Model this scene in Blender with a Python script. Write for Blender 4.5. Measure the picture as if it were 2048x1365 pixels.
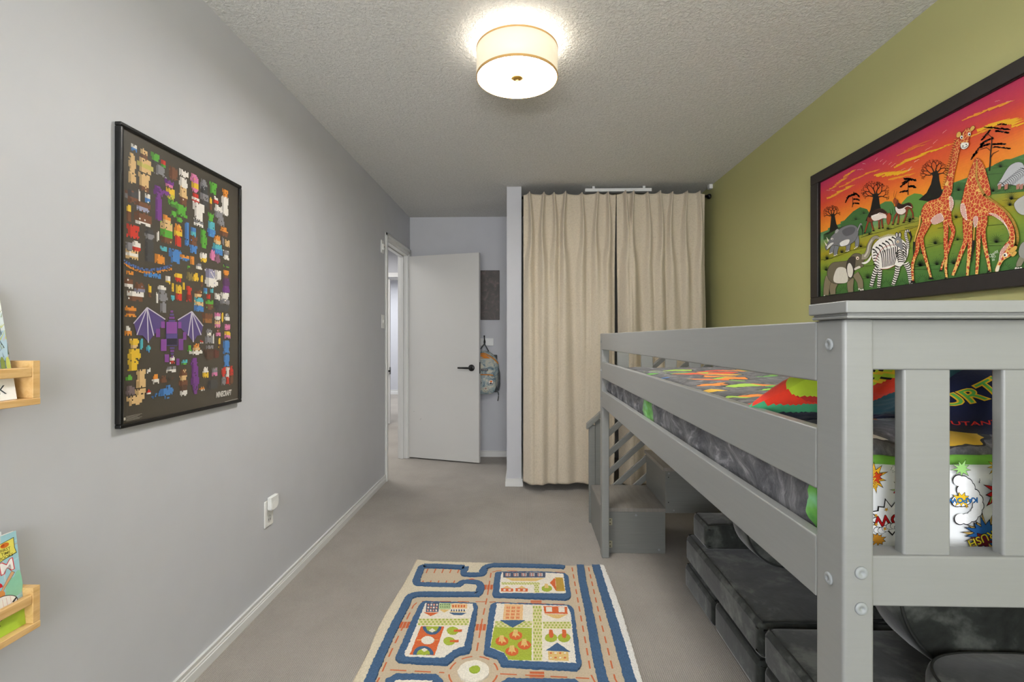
import bpy, bmesh, math, random
from mathutils import Vector, Matrix, noise
from mathutils.geometry import tessellate_polygon
random.seed(7)
for o in list(bpy.data.objects): bpy.data.objects.remove(o)
SC = bpy.context.scene
COL = SC.collection
# ------------------------------------------------------------------ camera
F_PX, EYE, HOR = 975.0, 1.2, 676.5          # focal length in pixels of a 2048 frame, eye height, horizon row
YAW = math.atan(25.5/F_PX)
cd = bpy.data.cameras.new('camera'); cam = bpy.data.objects.new('camera', cd); COL.objects.link(cam)
cd.sensor_width = 36; cd.lens = F_PX/2048*36; cd.shift_y = (HOR-682.5)/2048
cd.clip_start = .02
cam.location = (0, 0, EYE); cam.rotation_euler = (math.pi/2, 0, YAW)
SC.camera = cam
# ------------------------------------------------------------------ world, exposure
SC.view_settings.view_transform = 'Standard'; SC.view_settings.look = 'None'
SC.view_settings.gamma = 1; SC.view_settings.use_curve_mapping = False
SC.view_settings.exposure = 1.27
W = bpy.data.worlds.new('daylight_sky'); SC.world = W; W.use_nodes = True
wn = W.node_tree.nodes; bg = wn['Background']
sky = wn.new('ShaderNodeTexSky'); sky.sky_type = 'HOSEK_WILKIE'; sky.sun_direction = (0.3, 0.5, 0.8); sky.turbidity = 5
W.node_tree.links.new(sky.outputs[0], bg.inputs[0]); bg.inputs[1].default_value = 1.0
def area(name, loc, rot, sx, sy, power, col):
    l = bpy.data.lights.new(name, 'AREA'); l.shape = 'RECTANGLE'; l.size = sx; l.size_y = sy; l.energy = power; l.color = col
    o = bpy.data.objects.new(name, l); COL.objects.link(o); o.location = loc; o.rotation_euler = rot; return o
FZ = -.012                                   # carpet level
LX, RX, CZ = -1.177, 1.512, 2.438            # left wall, right wall, ceiling
RY, BY = -1.9, 4.97                          # rear wall behind the camera, back wall
area('daylight_window', (-.1, RY-.14, 1.5), (math.pi/2, 0, 0), 2.2, 1.5, 46, (.95, .97, 1))
area('ceiling_fill_lamp', (-.1, RY-.75, .35), (math.radians(90+38), 0, 0), 2.4, 1.2, 165, (1, .99, .97))  # added lamp outside the window, aimed upward to brighten the ceiling
area('hall_fill_lamp', (-2.3, 5.2, 2.38), (0, 0, 0), 1.2, 1.6, 22, (1, .98, .95))  # added area lamp under the hall ceiling, only there to light the hall
area('far_room_fill_lamp', (-2.6, 8.8, 2.38), (0, 0, 0), 1.6, 2.0, 28, (.97, .98, 1))  # added overhead lamp that brightens the far room; no window there
# ------------------------------------------------------------------ geometry helpers
def ray(px, py):
    r = (px-1024)/F_PX; u = (HOR-py)/F_PX; c, s = math.cos(YAW), math.sin(YAW)
    return (r*c-s, r*s+c, u)
def onX(px, py, x): d = ray(px, py); t = x/d[0]; return Vector((x, t*d[1], EYE+t*d[2]))
def onY(px, py, y): d = ray(px, py); t = y/d[1]; return Vector((t*d[0], y, EYE+t*d[2]))
def onZ(px, py, z): d = ray(px, py); t = (z-EYE)/d[2]; return Vector((t*d[0], t*d[1], z))

class MB:
    """collects vertices and faces for one mesh; a colour per face when the material reads it"""
    def __init__(s): s.v = []; s.f = []; s.m = []; s.c = []; s.sm = []
    def face(s, pts, m=0, c=(1, 1, 1), smooth=False):
        n = len(s.v); s.v += [tuple(p) for p in pts]; s.f.append(tuple(range(n, n+len(pts)))); s.m.append(m); s.c.append(c); s.sm.append(smooth)
    def box(s, x0, x1, y0, y1, z0, z1, m=0, c=(1, 1, 1)):
        n = len(s.v)
        s.v += [(x, y, z) for z in (z0, z1) for y in (y0, y1) for x in (x0, x1)]
        for q in ((0, 2, 3, 1), (4, 5, 7, 6), (0, 1, 5, 4), (2, 6, 7, 3), (0, 4, 6, 2), (1, 3, 7, 5)):
            s.f.append(tuple(n+i for i in q)); s.m.append(m); s.c.append(c); s.sm.append(False)
        return s
    def prism(s, pts, off, m=0, c=(1, 1, 1)):
        """closed polygon (3D points) extruded by vector off"""
        n = len(s.v); k = len(pts); off = Vector(off)
        s.v += [tuple(p) for p in pts] + [tuple(Vector(p)+off) for p in pts]
        fs = [tuple(range(n, n+k)), tuple(range(n+2*k-1, n+k-1, -1))] + [(n+i, n+k+i, n+k+(i+1) % k, n+(i+1) % k) for i in range(k)]
        for f in fs: s.f.append(f); s.m.append(m); s.c.append(c); s.sm.append(False)
        return s
    def lathe(s, prof, cen, axis='z', seg=48, m=0, c=(1, 1, 1), smooth=True, cap=True):
        """prof: (radius, height) pairs turned about an axis through cen"""
        n = len(s.v); cx, cy, cz = cen
        for r, h in prof:
            for i in range(seg):
                a = 2*math.pi*i/seg; u, w = r*math.cos(a), r*math.sin(a)
                s.v.append({'z': (cx+u, cy+w, cz+h), 'y': (cx+u, cy+h, cz+w), 'x': (cx+h, cy+u, cz+w)}[axis])
        for j in range(len(prof)-1):
            for i in range(seg):
                a, b = n+j*seg+i, n+j*seg+(i+1) % seg
                s.f.append((a, b, b+seg, a+seg)); s.m.append(m); s.c.append(c); s.sm.append(smooth)
        for j in (0, len(prof)-1):
            if cap and prof[j][0] > 1e-6:
                s.f.append(tuple(n+j*seg+i for i in range(seg))); s.m.append(m); s.c.append(c); s.sm.append(False)
        return s
    def tube(s, pts, r, seg=8, m=0, c=(1, 1, 1), flat=1.0):
        """round (or flattened) tube along points; r a number or a list"""
        pts = [Vector(p) for p in pts]; n = len(s.v); k = len(pts)
        up = Vector((0, 0, 1))
        for i, p in enumerate(pts):
            t = (pts[min(i+1, k-1)]-pts[max(i-1, 0)]).normalized()
            a = t.cross(up); a = a.normalized() if a.length > .05 else t.cross(Vector((1, 0, 0))).normalized()
            b = t.cross(a); rr = r[i] if isinstance(r, (list, tuple)) else r
            for j in range(seg):
                g = 2*math.pi*j/seg; s.v.append(tuple(p+a*rr*math.cos(g)*flat+b*rr*math.sin(g)))
        for i in range(k-1):
            for j in range(seg):
                a, b = n+i*seg+j, n+i*seg+(j+1) % seg
                s.f.append((a, b, b+seg, a+seg)); s.m.append(m); s.c.append(c); s.sm.append(True)
        for i in (0, k-1): s.f.append(tuple(n+i*seg+j for j in range(seg))); s.m.append(m); s.c.append(c); s.sm.append(False)
        return s
    def grid(s, fn, nu, nv, m=0, c=(1, 1, 1), colf=None, smooth=True):
        n = len(s.v)
        for j in range(nv+1):
            for i in range(nu+1): s.v.append(tuple(fn(i/nu, j/nv)))
        for j in range(nv):
            for i in range(nu):
                a = n+j*(nu+1)+i; s.f.append((a, a+1, a+nu+2, a+nu+1)); s.m.append(m)
                s.c.append(colf((i+.5)/nu, (j+.5)/nv) if colf else c); s.sm.append(smooth)
        return s

def hx(h):
    """#rrggbb as seen -> linear"""
    h = h.lstrip('#'); return tuple(((int(h[i:i+2], 16)/255)/12.92 if int(h[i:i+2], 16)/255 <= .04045 else ((int(h[i:i+2], 16)/255+.055)/1.055)**2.4) for i in (0, 2, 4))

def obj(name, mb, mats, parent=None, bevel=0, seg=2, subd=0, solid=0):
    me = bpy.data.meshes.new(name); me.from_pydata(mb.v, [], mb.f)
    if not isinstance(mats, (list, tuple)): mats = [mats]
    for m in mats: me.materials.append(m)
    me.polygons.foreach_set('material_index', mb.m)
    me.polygons.foreach_set('use_smooth', mb.sm)
    at = me.color_attributes.new('paint', 'FLOAT_COLOR', 'CORNER')
    cols = []
    for f, c in zip(mb.f, mb.c):
        cols += list((c[0], c[1], c[2], 1))*len(f)
    at.data.foreach_set('color', cols)
    me.update()
    if bevel or subd or True:
        bm = bmesh.new(); bm.from_mesh(me); 
        if bevel or solid or subd: bmesh.ops.remove_doubles(bm, verts=bm.verts, dist=1e-5)
        if bevel or solid or subd: bmesh.ops.recalc_face_normals(bm, faces=bm.faces)
        bm.to_mesh(me); bm.free()
    o = bpy.data.objects.new(name, me); COL.objects.link(o)
    if solid:
        md = o.modifiers.new('solid', 'SOLIDIFY'); md.thickness = solid; md.offset = 0
    if bevel:
        md = o.modifiers.new('bevel', 'BEVEL'); md.width = bevel; md.segments = seg; md.limit_method = 'ANGLE'; md.angle_limit = .6
        md.harden_normals = False
        for p in me.polygons: p.use_smooth = True
        try:
            w = o.modifiers.new('wn', 'WEIGHTED_NORMAL'); w.keep_sharp = False
        except Exception: pass
    if subd:
        md = o.modifiers.new('sub', 'SUBSURF'); md.levels = subd; md.render_levels = subd
    if parent:
        o.parent = parent; o.matrix_parent_inverse = Matrix.Translation(-Vector(parent['_loc']))
    return o
def thing(name, label, cat, loc, group=None):
    o = bpy.data.objects.new(name, None); COL.objects.link(o); o.location = loc; o.empty_display_size = .1
    o['label'] = label; o['category'] = cat; o['_loc'] = [float(v) for v in loc]
    if group: o['group'] = group
    return o
def tag(o, label, cat, group=None, kind=None):
    o['label'] = label; o['category'] = cat
    if group: o['group'] = group
    if kind: o['kind'] = kind
    return o
def struct(name, mb, mats, label=None, **k):
    o = obj(name, mb, mats, **k); o['kind'] = 'structure'
    if label: o['label'] = label
    return o
def sub(o):
    """let a mesh object act as parent of sub-parts placed in world coordinates"""
    o['_loc'] = [0.0, 0.0, 0.0]; return o
# ------------------------------------------------------------------ materials
def new_mat(name):
    m = bpy.data.materials.new(name); m.use_nodes = True; nt = m.node_tree; return m, nt, nt.nodes['Principled BSDF']
def lk(nt, a, b): nt.links.new(a, b)
def coords(nt, scale=(1, 1, 1), rot=(0, 0, 0)):
    tc = nt.nodes.new('ShaderNodeTexCoord'); mp = nt.nodes.new('ShaderNodeMapping')
    mp.inputs['Scale'].default_value = scale; mp.inputs['Rotation'].default_value = rot
    lk(nt, tc.outputs['Object'], mp.inputs[0]); return mp.outputs[0]
def nz(nt, vec, scale, detail=3, rough=.5, dist=0):
    n = nt.nodes.new('ShaderNodeTexNoise'); n.inputs['Scale'].default_value = scale; n.inputs['Detail'].default_value = detail
    n.inputs['Roughness'].default_value = rough; n.inputs['Distortion'].default_value = dist
    if vec is not None: lk(nt, vec, n.inputs['Vector'])
    return n
def ramp(nt, fac, stops, interp='LINEAR'):
    r = nt.nodes.new('ShaderNodeValToRGB'); r.color_ramp.interpolation = interp
    e = r.color_ramp.elements
    while len(e) < len(stops): e.new(.5)
    for q, (p, c) in zip(e, stops): q.position = p; q.color = (*c, 1) if len(c) == 3 else c
    lk(nt, fac, r.inputs[0]); return r.outputs[0]
def bump(nt, b, h, strength, dist=.01, prev=None):
    n = nt.nodes.new('ShaderNodeBump'); n.inputs['Strength'].default_value = strength; n.inputs['Distance'].default_value = dist
    lk(nt, h, n.inputs['Height']); 
    if prev is not None: lk(nt, prev, n.inputs['Normal'])
    lk(nt, n.outputs[0], b.inputs['Normal']); return n.outputs[0]
def mixc(nt, fac, a, b, mode='MIX'):
    m = nt.nodes.new('ShaderNodeMix'); m.data_type = 'RGBA'; m.blend_type = mode
    for s, v in ((m.inputs[0], fac), (m.inputs[6], a), (m.inputs[7], b)):
        if hasattr(v, 'is_linked'): lk(nt, v, s)
        elif isinstance(v, (int, float)): s.default_value = v
        else: s.default_value = (*v, 1)
    return m.outputs[2]
def math_(nt, op, a, b=None, c=None):
    m = nt.nodes.new('ShaderNodeMath'); m.operation = op
    for i, v in enumerate((a, b, c)):
        if v is None: continue
        if hasattr(v, 'is_linked'): lk(nt, v, m.inputs[i])
        else: m.inputs[i].default_value = v
    return m.outputs[0]
def plain(name, col, rough=.5, metal=0, spec=.5, vary=.04, scale=6, bmp=0, bscale=60, bdist=.002):
    m, nt, b = new_mat(name); col = hx(col) if isinstance(col, str) else col
    v = coords(nt); n = nz(nt, v, scale, 3)
    lo = tuple(max(0, c*(1-vary)) for c in col); hi = tuple(min(1, c*(1+vary)) for c in col)
    lk(nt, ramp(nt, n.outputs[0], [(.3, lo), (.7, hi)]), b.inputs['Base Color'])
    b.inputs['Roughness'].default_value = rough; b.inputs['Metallic'].default_value = metal; b.inputs['Specular IOR Level'].default_value = spec
    if bmp:
        n2 = nz(nt, v, bscale, 4); bump(nt, b, n2.outputs[0], bmp, bdist)
    return m
def painted(name, rough=.6, spec=.3, bmp=0, bscale=300, sheen=0, mot=.10):
    """colour taken from the painted faces of the mesh (artwork, print, woven pattern)"""
    m, nt, b = new_mat(name); a = nt.nodes.new('ShaderNodeVertexColor'); a.layer_name = 'paint'
    v = coords(nt); n = nz(nt, v, 90 if mot < .2 else 160, 3)
    lk(nt, mixc(nt, mot, a.outputs[0], ramp(nt, n.outputs[0], [(.3, (.4, .4, .4)), (.7, (1, 1, 1))]), 'MULTIPLY'), b.inputs['Base Color'])
    b.inputs['Roughness'].default_value = rough; b.inputs['Specular IOR Level'].default_value = spec
    b.inputs['Sheen Weight'].default_value = sheen
    if bmp: bump(nt, b, nz(nt, v, bscale, 2).outputs[0], bmp, .003)
    return m
M = {}
M['wall'] = plain('wall_grey_paint', '#c2c3c8', .55, vary=.015, bmp=.06, bscale=220, bdist=.001)
M['green'] = plain('wall_green_paint', '#b2b078', .5, vary=.03, scale=1.2, bmp=.06, bscale=220, bdist=.001)
M['white'] = plain('white_trim_paint', '#dcdcda', .35, vary=.01)
M['door'] = plain('door_white_paint', '#cfcecb', .4, vary=.012, scale=3)
M['plastic'] = plain('white_plastic', '#e4e4e2', .3, vary=.005)
M['black'] = plain('black_metal', '#141414', .35, .3, vary=.05)
M['blackframe'] = plain('black_frame_lacquer', '#0c0c0c', .28, vary=.05)
M['darkframe'] = plain('dark_wood_frame', '#26211f', .42, vary=.15, scale=30)
M['gold'] = plain('brushed_brass', '#c39a4e', .3, .9, vary=.05)
M['bolt'] = plain('painted_bolt_steel', '#8b8f90', .5, .0, vary=.03)
M['bracket'] = plain('pale_zinc_bracket', '#b0ac93', .4, .5, vary=.05)
# stippled ceiling
m, nt, b = new_mat('ceiling_stipple'); v = coords(nt)
n1 = nz(nt, v, 75, 5, .62, .6); n2 = nz(nt, v, 26, 2)
h = math_(nt, 'ADD', n1.outputs[0], math_(nt, 'MULTIPLY', n2.outputs[0], .35))
bump(nt, b, h, .85, .012); lk(nt, ramp(nt, n1.outputs[0], [(.3, hx('#c9c8c4')), (.65, hx('#dddcd8'))]), b.inputs['Base Color'])
b.inputs['Roughness'].default_value = .85; M['ceiling'] = m
# carpet: fine ribs
m, nt, b = new_mat('grey_loop_carpet'); v = coords(nt)
w = nt.nodes.new('ShaderNodeTexWave'); w.wave_type = 'BANDS'; w.bands_direction = 'X'; w.inputs['Scale'].default_value = 42; w.inputs['Distortion'].default_value = 2.2; w.inputs['Detail'].default_value = 3; w.inputs['Detail Scale'].default_value = 6; lk(nt, v, w.inputs['Vector'])
n = nz(nt, v, 260, 3, .7); big = nz(nt, v, 2.2, 4, .6)
h = math_(nt, 'ADD', math_(nt, 'MULTIPLY', w.outputs[1], .35), n.outputs[0])
base = ramp(nt, big.outputs[0], [(.3, hx('#9c968e')), (.7, hx('#aca69e'))])
lk(nt, mixc(nt, .55, base, ramp(nt, h, [(.35, (.52, .51, .5)), (.85, (1.18, 1.17, 1.16))]), 'MULTIPLY'), b.inputs['Base Color'])
bump(nt, b, h, .7, .006); b.inputs['Roughness'].default_value = .95; b.inputs['Sheen Weight'].default_value = .15; b.inputs['Specular IOR Level'].default_value = .1; M['carpet'] = m
# bed paint with faint grain
def greywood(name, c1, c2, sc=(2, 2, 60), rough=.38):
    m, nt, b = new_mat(name); v = coords(nt, sc); n = nz(nt, v, 3, 4, .6)
    lk(nt, ramp(nt, n.outputs[0], [(.3, hx(c1)), (.7, hx(c2))]), b.inputs['Base Color'])
    b.inputs['Roughness'].default_value = rough; b.inputs['Specular IOR Level'].default_value = .45
    return m
M['bed'] = greywood('grey_satin_bed_paint', '#848583', '#878886')
M['stair'] = greywood('grey_stair_paint', '#727370', '#797a76')
M['tread'] = greywood('grey_tread_paint_grain', '#78746d', '#8d8882', (14, 2, 2), .33)
# pine
m, nt, b = new_mat('pine_shelf_wood'); v = coords(nt, (12, 1.6, 12)); n = nz(nt, v, 4, 5, .6, .8)
lk(nt, ramp(nt, n.outputs[0], [(.3, hx('#d3a566')), (.55, hx('#e2bb80')), (.75, hx('#c99a5b'))]), b.inputs['Base Color']); b.inputs['Roughness'].default_value = .45; M['pine'] = m
# curtain linen
m, nt, b = new_mat('linen_curtain'); v = coords(nt, (1, 1, 1)); a = nz(nt, coords(nt, (30, 30, 400)), 2, 2); c = nz(nt, coords(nt, (400, 400, 30)), 2, 2)
mx = math_(nt, 'ADD', a.outputs[0], c.outputs[0]); lk(nt, ramp(nt, mx, [(.75, hx('#b5a995')), (1.25, hx('#cfc3af'))]), b.inputs['Base Color'])
bump(nt, b, mx, .2, .001); b.inputs['Roughness'].default_value = .9; b.inputs['Specular IOR Level'].default_value = .1; b.inputs['Sheen Weight'].default_value = .2; M['curtain'] = m
# velvet
m, nt, b = new_mat('charcoal_velvet'); v = coords(nt, (1, 1, 1)); n = nz(nt, v, 6, 4, .6, .5); n2 = nz(nt, v, 22, 4, .6)
mx = math_(nt, 'ADD', math_(nt, 'MULTIPLY', n.outputs[0], .75), math_(nt, 'MULTIPLY', n2.outputs[0], .25))
lk(nt, ramp(nt, mx, [(.38, hx('#232523')), (.50, hx('#343734')), (.62, hx('#646762'))]), b.inputs['Base Color'])
b.inputs['Roughness'].default_value = .8; b.inputs['Sheen Weight'].default_value = .5; b.inputs['Sheen Roughness'].default_value = .4; b.inputs['Specular IOR Level'].default_value = .15
bump(nt, b, mx, .25, .01); M['velvet'] = m
M['piping'] = plain('dark_velvet_piping', '#2a2c2a', .7)
M['paint'] = painted('poster_print', .45, .4)
M['art'] = painted('canvas_paint', .5, .35)
M['rugflat'] = painted('flat_woven_rug', .95, .05, .6, 420, .1, .25)
M['rugpile'] = painted('tufted_rug_pile', 1, .02, 1.0, 260, .15, .38)
M['print'] = painted('fabric_print', .8, .1, .15, 300, .1)
# emission materials of the lamp
def emis(name, col, st, base=None):
    m, nt, b = new_mat(name); b.inputs['Base Color'].default_value = (*(base or col), 1); b.inputs['Emission Color'].default_value = (*col, 1)
    b.inputs['Emission Strength'].default_value = st; b.inputs['Roughness'].default_value = .5; return m
M['diffuser'] = emis('lit_opal_diffuser', (1, .975, .94), 40.0)
M['shade'] = emis('lit_cream_fabric_shade', (1, .87, .62), .25, (.55, .5, .4))
M['glass'], nt, b = new_mat('window_glass'); b.inputs['Transmission Weight'].default_value = 1; b.inputs['Roughness'].default_value = 0; b.inputs['IOR'].default_value = 1.02
m, nt, b = new_mat('clear_acrylic_sheet'); gl = nt.nodes.new('ShaderNodeBsdfGlossy'); gl.inputs['Roughness'].default_value = .08; tr = nt.nodes.new('ShaderNodeBsdfTransparent')
fr = nt.nodes.new('ShaderNodeFresnel'); fr.inputs['IOR'].default_value = 1.45; mxs = nt.nodes.new('ShaderNodeMixShader')
gm_ = nt.nodes.new('ShaderNodeNewGeometry'); lk(nt, math_(nt, 'MULTIPLY', fr.outputs[0], math_(nt, 'SUBTRACT', 1, gm_.outputs['Backfacing'])), mxs.inputs[0]); lk(nt, tr.outputs[0], mxs.inputs[1]); lk(nt, gl.outputs[0], mxs.inputs[2]); lk(nt, mxs.outputs[0], nt.nodes['Material Output'].inputs[0]); M['acrylic'] = m
# ------------------------------------------------------------------ flat artwork collector
class Art:
    """flat shapes on a plane: to3d maps drawing coordinates to the plane, nrm points at the viewer; each layer sits a hair above the last"""
    def __init__(s, to3d, nrm, step=.00004): s.t = to3d; s.n = Vector(nrm); s.st = step; s.mb = MB(); s.lay = 0
    def up(s, k=1): s.lay += k
    def p3(s, p): return Vector(s.t(*p))+s.n*(s.lay*s.st)
    def poly(s, pts, col, m=0, lift=True):
        if lift: s.up()
        c = hx(col) if isinstance(col, str) else col
        P = [s.p3(p) for p in pts]
        for tri in tessellate_polygon([P]):
            q = [P[i] for i in tri]
            if (q[1]-q[0]).cross(q[2]-q[0]).dot(s.n) < 0: q.reverse()
            s.mb.face(q, m, c)
    def ell(s, cx, cy, rx, ry, col, rot=0, n=18, m=0, a0=0, a1=360):
        full = a1-a0 >= 360; r = math.radians(rot)
        pts = []
        for i in range(n+(0 if full else 1)):
            a = math.radians(a0+(a1-a0)*i/n); x, y = rx*math.cos(a), ry*math.sin(a)
            pts.append((cx+x*math.cos(r)-y*math.sin(r), cy+x*math.sin(r)+y*math.cos(r)))
        s.poly(pts, col, m)
    def stroke(s, pts, w, col, m=0, w1=None, world=False, lift=True):
        """band of width w (drawing units, or metres when world) along pts, tapering to w1"""
        if lift: s.up()
        c = hx(col) if isinstance(col, str) else col
        k = len(pts); w1 = w if w1 is None else w1
        P = [s.p3(p) for p in pts] if world else [Vector((p[0], p[1], 0)) for p in pts]
        L, R = [], []
        for i in range(k):
            t = (P[min(i+1, k-1)]-P[max(i-1, 0)])
            if t.length < 1e-9: t = Vector((1, 0, 0))
            t.normalize(); d = s.n.cross(t) if world else Vector((-t.y, t.x, 0))
            ww = (w+(w1-w)*i/max(1, k-1))/2; L.append(P[i]+d*ww); R.append(P[i]-d*ww)
        if not world: L = [s.p3((p.x, p.y)) for p in L]; R = [s.p3((p.x, p.y)) for p in R]
        for i in range(k-1):
            q = [L[i], R[i], R[i+1], L[i+1]]
            if (q[1]-q[0]).cross(q[2]-q[0]).dot(s.n) < 0: q.reverse()
            s.mb.face(q, m, c)
def smooth_path(pts, n=4):
    """Catmull-Rom through the points"""
    P = [Vector((*p, 0)) if len(p) == 2 else Vector(p) for p in pts]; out = []
    for i in range(len(P)-1):
        a, b, c, d = P[max(i-1, 0)], P[i], P[i+1], P[min(i+2, len(P)-1)]
        for j in range(n):
            t = j/n; q = .5*((2*b)+(c-a)*t+(2*a-5*b+4*c-d)*t*t+(3*b-a-3*c+d)*t**3); out.append(q)
    out.append(P[-1]); return [tuple(q[:2]) if len(pts[0]) == 2 else tuple(q) for q in out]
def sp(pts, n=4):
    """closed smooth outline"""
    k = len(pts); out = []
    for i in range(k):
        a, b, c, d = [Vector(pts[(i+j) % k]) for j in (-1, 0, 1, 2)]
        for j in range(n):
            t = j/n; q = .5*((2*b)+(c-a)*t+(2*a-5*b+4*c-d)*t*t+(3*b-a-3*c+d)*t**3); out.append(tuple(q))
    return out
def lettering(txt, size, font_bold=.0):
    """outline of the words as triangles in the plane (x right, y up), from the built-in font"""
    cu = bpy.data.curves.new('lettering', 'FONT'); cu.body = txt; cu.size = size; cu.offset = font_bold; cu.resolution_u = 3
    cu.align_x = 'CENTER'; cu.align_y = 'CENTER'
    o = bpy.data.objects.new('lettering', cu); COL.objects.link(o)
    dg = bpy.context.evaluated_depsgraph_get(); dg.update(); me = bpy.data.meshes.new_from_object(o.evaluated_get(dg))
    me.calc_loop_triangles(); tris = [[tuple(me.vertices[i].co[:2]) for i in t.vertices] for t in me.loop_triangles]
    bpy.data.objects.remove(o); bpy.data.curves.remove(cu); bpy.data.meshes.remove(me); return tris
def art_text(A, txt, cx, cy, size, col, rot=0, flipy=True, bold=.0, sx=1.0, shear=0, m=0, curve=0):
    A.up(); c = hx(col); r = math.radians(rot)
    for t in lettering(txt, 1.0, bold):
        q = []
        for x, y in t:
            x = (x*sx+y*shear)*size; y = (y+curve*x*x)*size; y = -y if flipy else y
            q.append(A.p3((cx+x*math.cos(r)-y*math.sin(r), cy+x*math.sin(r)+y*math.cos(r))))
        if (q[1]-q[0]).cross(q[2]-q[0]).dot(A.n) < 0: q.reverse()
        A.mb.face(q, m, c)
# ------------------------------------------------------------------ room shell
T = .10
WX = -1.27                                    # hall side of the left wall
DY0, DY1, DH = 4.13, 4.885, 2.04              # door opening
struct('floor', MB().box(-4.2, RX+.1, RY-.1, 10.7, FZ-.08, FZ), M['carpet'], 'grey loop-pile carpet floor')
struct('ceiling', MB().box(-4.2, RX+.1, RY-.1, 10.7, CZ, CZ+.1), M['ceiling'], 'white stippled ceiling')
w = MB(); w.box(WX, LX, RY-T, DY0, FZ, CZ).box(WX, LX, DY1, BY+T, FZ, CZ).box(WX, LX, DY0, DY1, DH, CZ)
struct('wall_left', w, M['wall'], 'pale grey wall on the left with the doorway')
struct('wall_right', MB().box(RX, RX+T, RY-T, BY+T, FZ, CZ), M['green'], 'olive green wall on the right')
struct('wall_back', MB().box(LX, RX, BY, BY+T, FZ, CZ), M['wall'], 'grey wall behind the open door and closet')
w = MB(); wx0, wx1, wz0, wz1 = -1.05, .85, .80, 2.18
w.box(LX, wx0, RY-T, RY, FZ, CZ).box(wx1, RX, RY-T, RY, FZ, CZ).box(wx0, wx1, RY-T, RY, FZ, wz0).box(wx0, wx1, RY-T, RY, wz1, CZ)
struct('wall_rear', w, M['wall'], 'grey wall behind the camera with the window')
PX0, PX1, PY = -.147, -.027, 3.985
struct('wall_partition', MB().box(PX0, PX1, PY, BY, FZ, CZ), M['wall'], 'narrow grey wall end between door nook and closet')
# window behind the camera
wf = MB(); 
for a in (wx0, (wx0+wx1)/2-.025, wx1-.05): wf.box(a, a+.05, RY-.08, RY-.02, wz0, wz1)
wf.box(wx0, wx1, RY-.08, RY-.02, wz0, wz0+.05).box(wx0, wx1, RY-.08, RY-.02, wz1-.05, wz1)
win = struct('window_1', wf, M['white'], 'white framed window behind the camera'); sub(win)
obj('sill', MB().box(wx0-.05, wx1+.05, RY-.02, RY+.06, wz0-.03, wz0), M['white'], win)
# baseboards: profiled
def baseboard(name, p0, p1, nrm, label, h=.062, t=.012):
    p0, p1, n = Vector(p0), Vector(p1), Vector(nrm)
    prof = [(0, 0), (t, 0), (t, h*.52), (t*.8, h*.56), (t*.8, h*.66), (t*.6, h*.72), (t*.6, h*.86), (t*.85, h*.9), (t*.85, h), (0, h)]
    P = [p0+n*a+Vector((0, 0, FZ+b)) for a, b in prof]
    return struct(name, MB().prism(P, p1-p0), M['white'], label)
baseboard('baseboard_left', (LX, RY, 0), (LX, DY0-.055, 0), (1, 0, 0), 'white moulded baseboard along the left wall')
baseboard('baseboard_back', (LX, BY, 0), (PX0, BY, 0), (0, -1, 0), 'white baseboard behind the open door')
baseboard('baseboard_right', (RX, RY, 0), (RX, 3.9, 0), (-1, 0, 0), 'white baseboard along the green wall')
bb = MB()
for a, z0, z1 in ((.012, 0, .033), (.0095, .033, .045), (.0075, .045, .054), (.0105, .054, .062)):
    bb.box(PX0-a, PX1+a, PY-a, BY-.02, FZ+z0, FZ+z1)
struct('baseboard_partition', bb, M['white'], 'white baseboard around the partition end')
# doorway: lining, stop and casing
jm = MB(); jm.box(WX-.005, LX+.002, DY0-.001, DY0+.016, FZ, DH).box(WX-.005, LX+.002, DY1-.016, DY1+.001, FZ, DH).box(WX-.005, LX+.002, DY0, DY1, DH-.016, DH+.001)
jm.box(WX+.02, WX+.052, DY0+.016, DY0+.028, FZ, DH-.016).box(WX+.02, WX+.052, DY1-.028, DY1-.016, FZ, DH-.016).box(WX+.02, WX+.052, DY0+.016, DY1-.016, DH-.028, DH-.016)
struct('trim_1', jm, M['white'], 'white door lining of the bedroom doorway', bevel=.002)
cw = .058
cs = MB()
for off, t, ww in ((0, .008, cw), (.006, .014, cw-.016), (.030, .018, .024)):
    cs.box(LX, LX+t, DY0-ww-off+.004, DY0+.004-off, FZ, DH+ww+off-.004)
    cs.box(LX, LX+t, DY1-.004+off, DY1-.004+ww+off, FZ, DH+ww+off-.004)
    cs.box(LX, LX+t, DY0-ww-off+.004, DY1-.004+ww+off, DH-.004+off, DH-.004+off+ww)
struct('trim_2', cs, M['white'], 'white moulded casing around the bedroom doorway', bevel=.002)
# hall and the room beyond
h = MB(); HX0 = -3.6
h.box(HX0, WX, 6.74, 6.84, 2.05, CZ).box(HX0, -2.75, 6.74, 6.84, FZ, 2.05).box(-1.55, WX, 6.74, 6.84, FZ, 2.05)
struct('wall_hall', h, M['wall'], 'grey hall wall with a second doorway')
hc = MB().box(-2.81, -1.49, 6.725, 6.74, 2.05, 2.11).box(-2.81, -2.75, 6.725, 6.74, FZ, 2.05).box(-1.55, -1.49, 6.725, 6.74, FZ, 2.05)
struct('trim_3', hc, M['white'], 'white casing of the doorway across the hall', bevel=.003)
struct('wall_far', MB().box(-4.2, WX, 10.4, 10.5, FZ, CZ), M['wall'], 'pale wall of the far room')
struct('wall_hall_side', MB().box(HX0-.1, HX0, 3.2, 10.4, FZ, CZ).box(WX, WX+.05, BY+T, 10.4, FZ, CZ).box(HX0, WX, 3.1, 3.2, FZ, CZ), M['wall'], 'grey side walls of the hall')
baseboard('baseboard_far', (-4.2, 10.4, 0), (WX, 10.4, 0), (0, -1, 0), 'white baseboard of the far room', h=.10)
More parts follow.
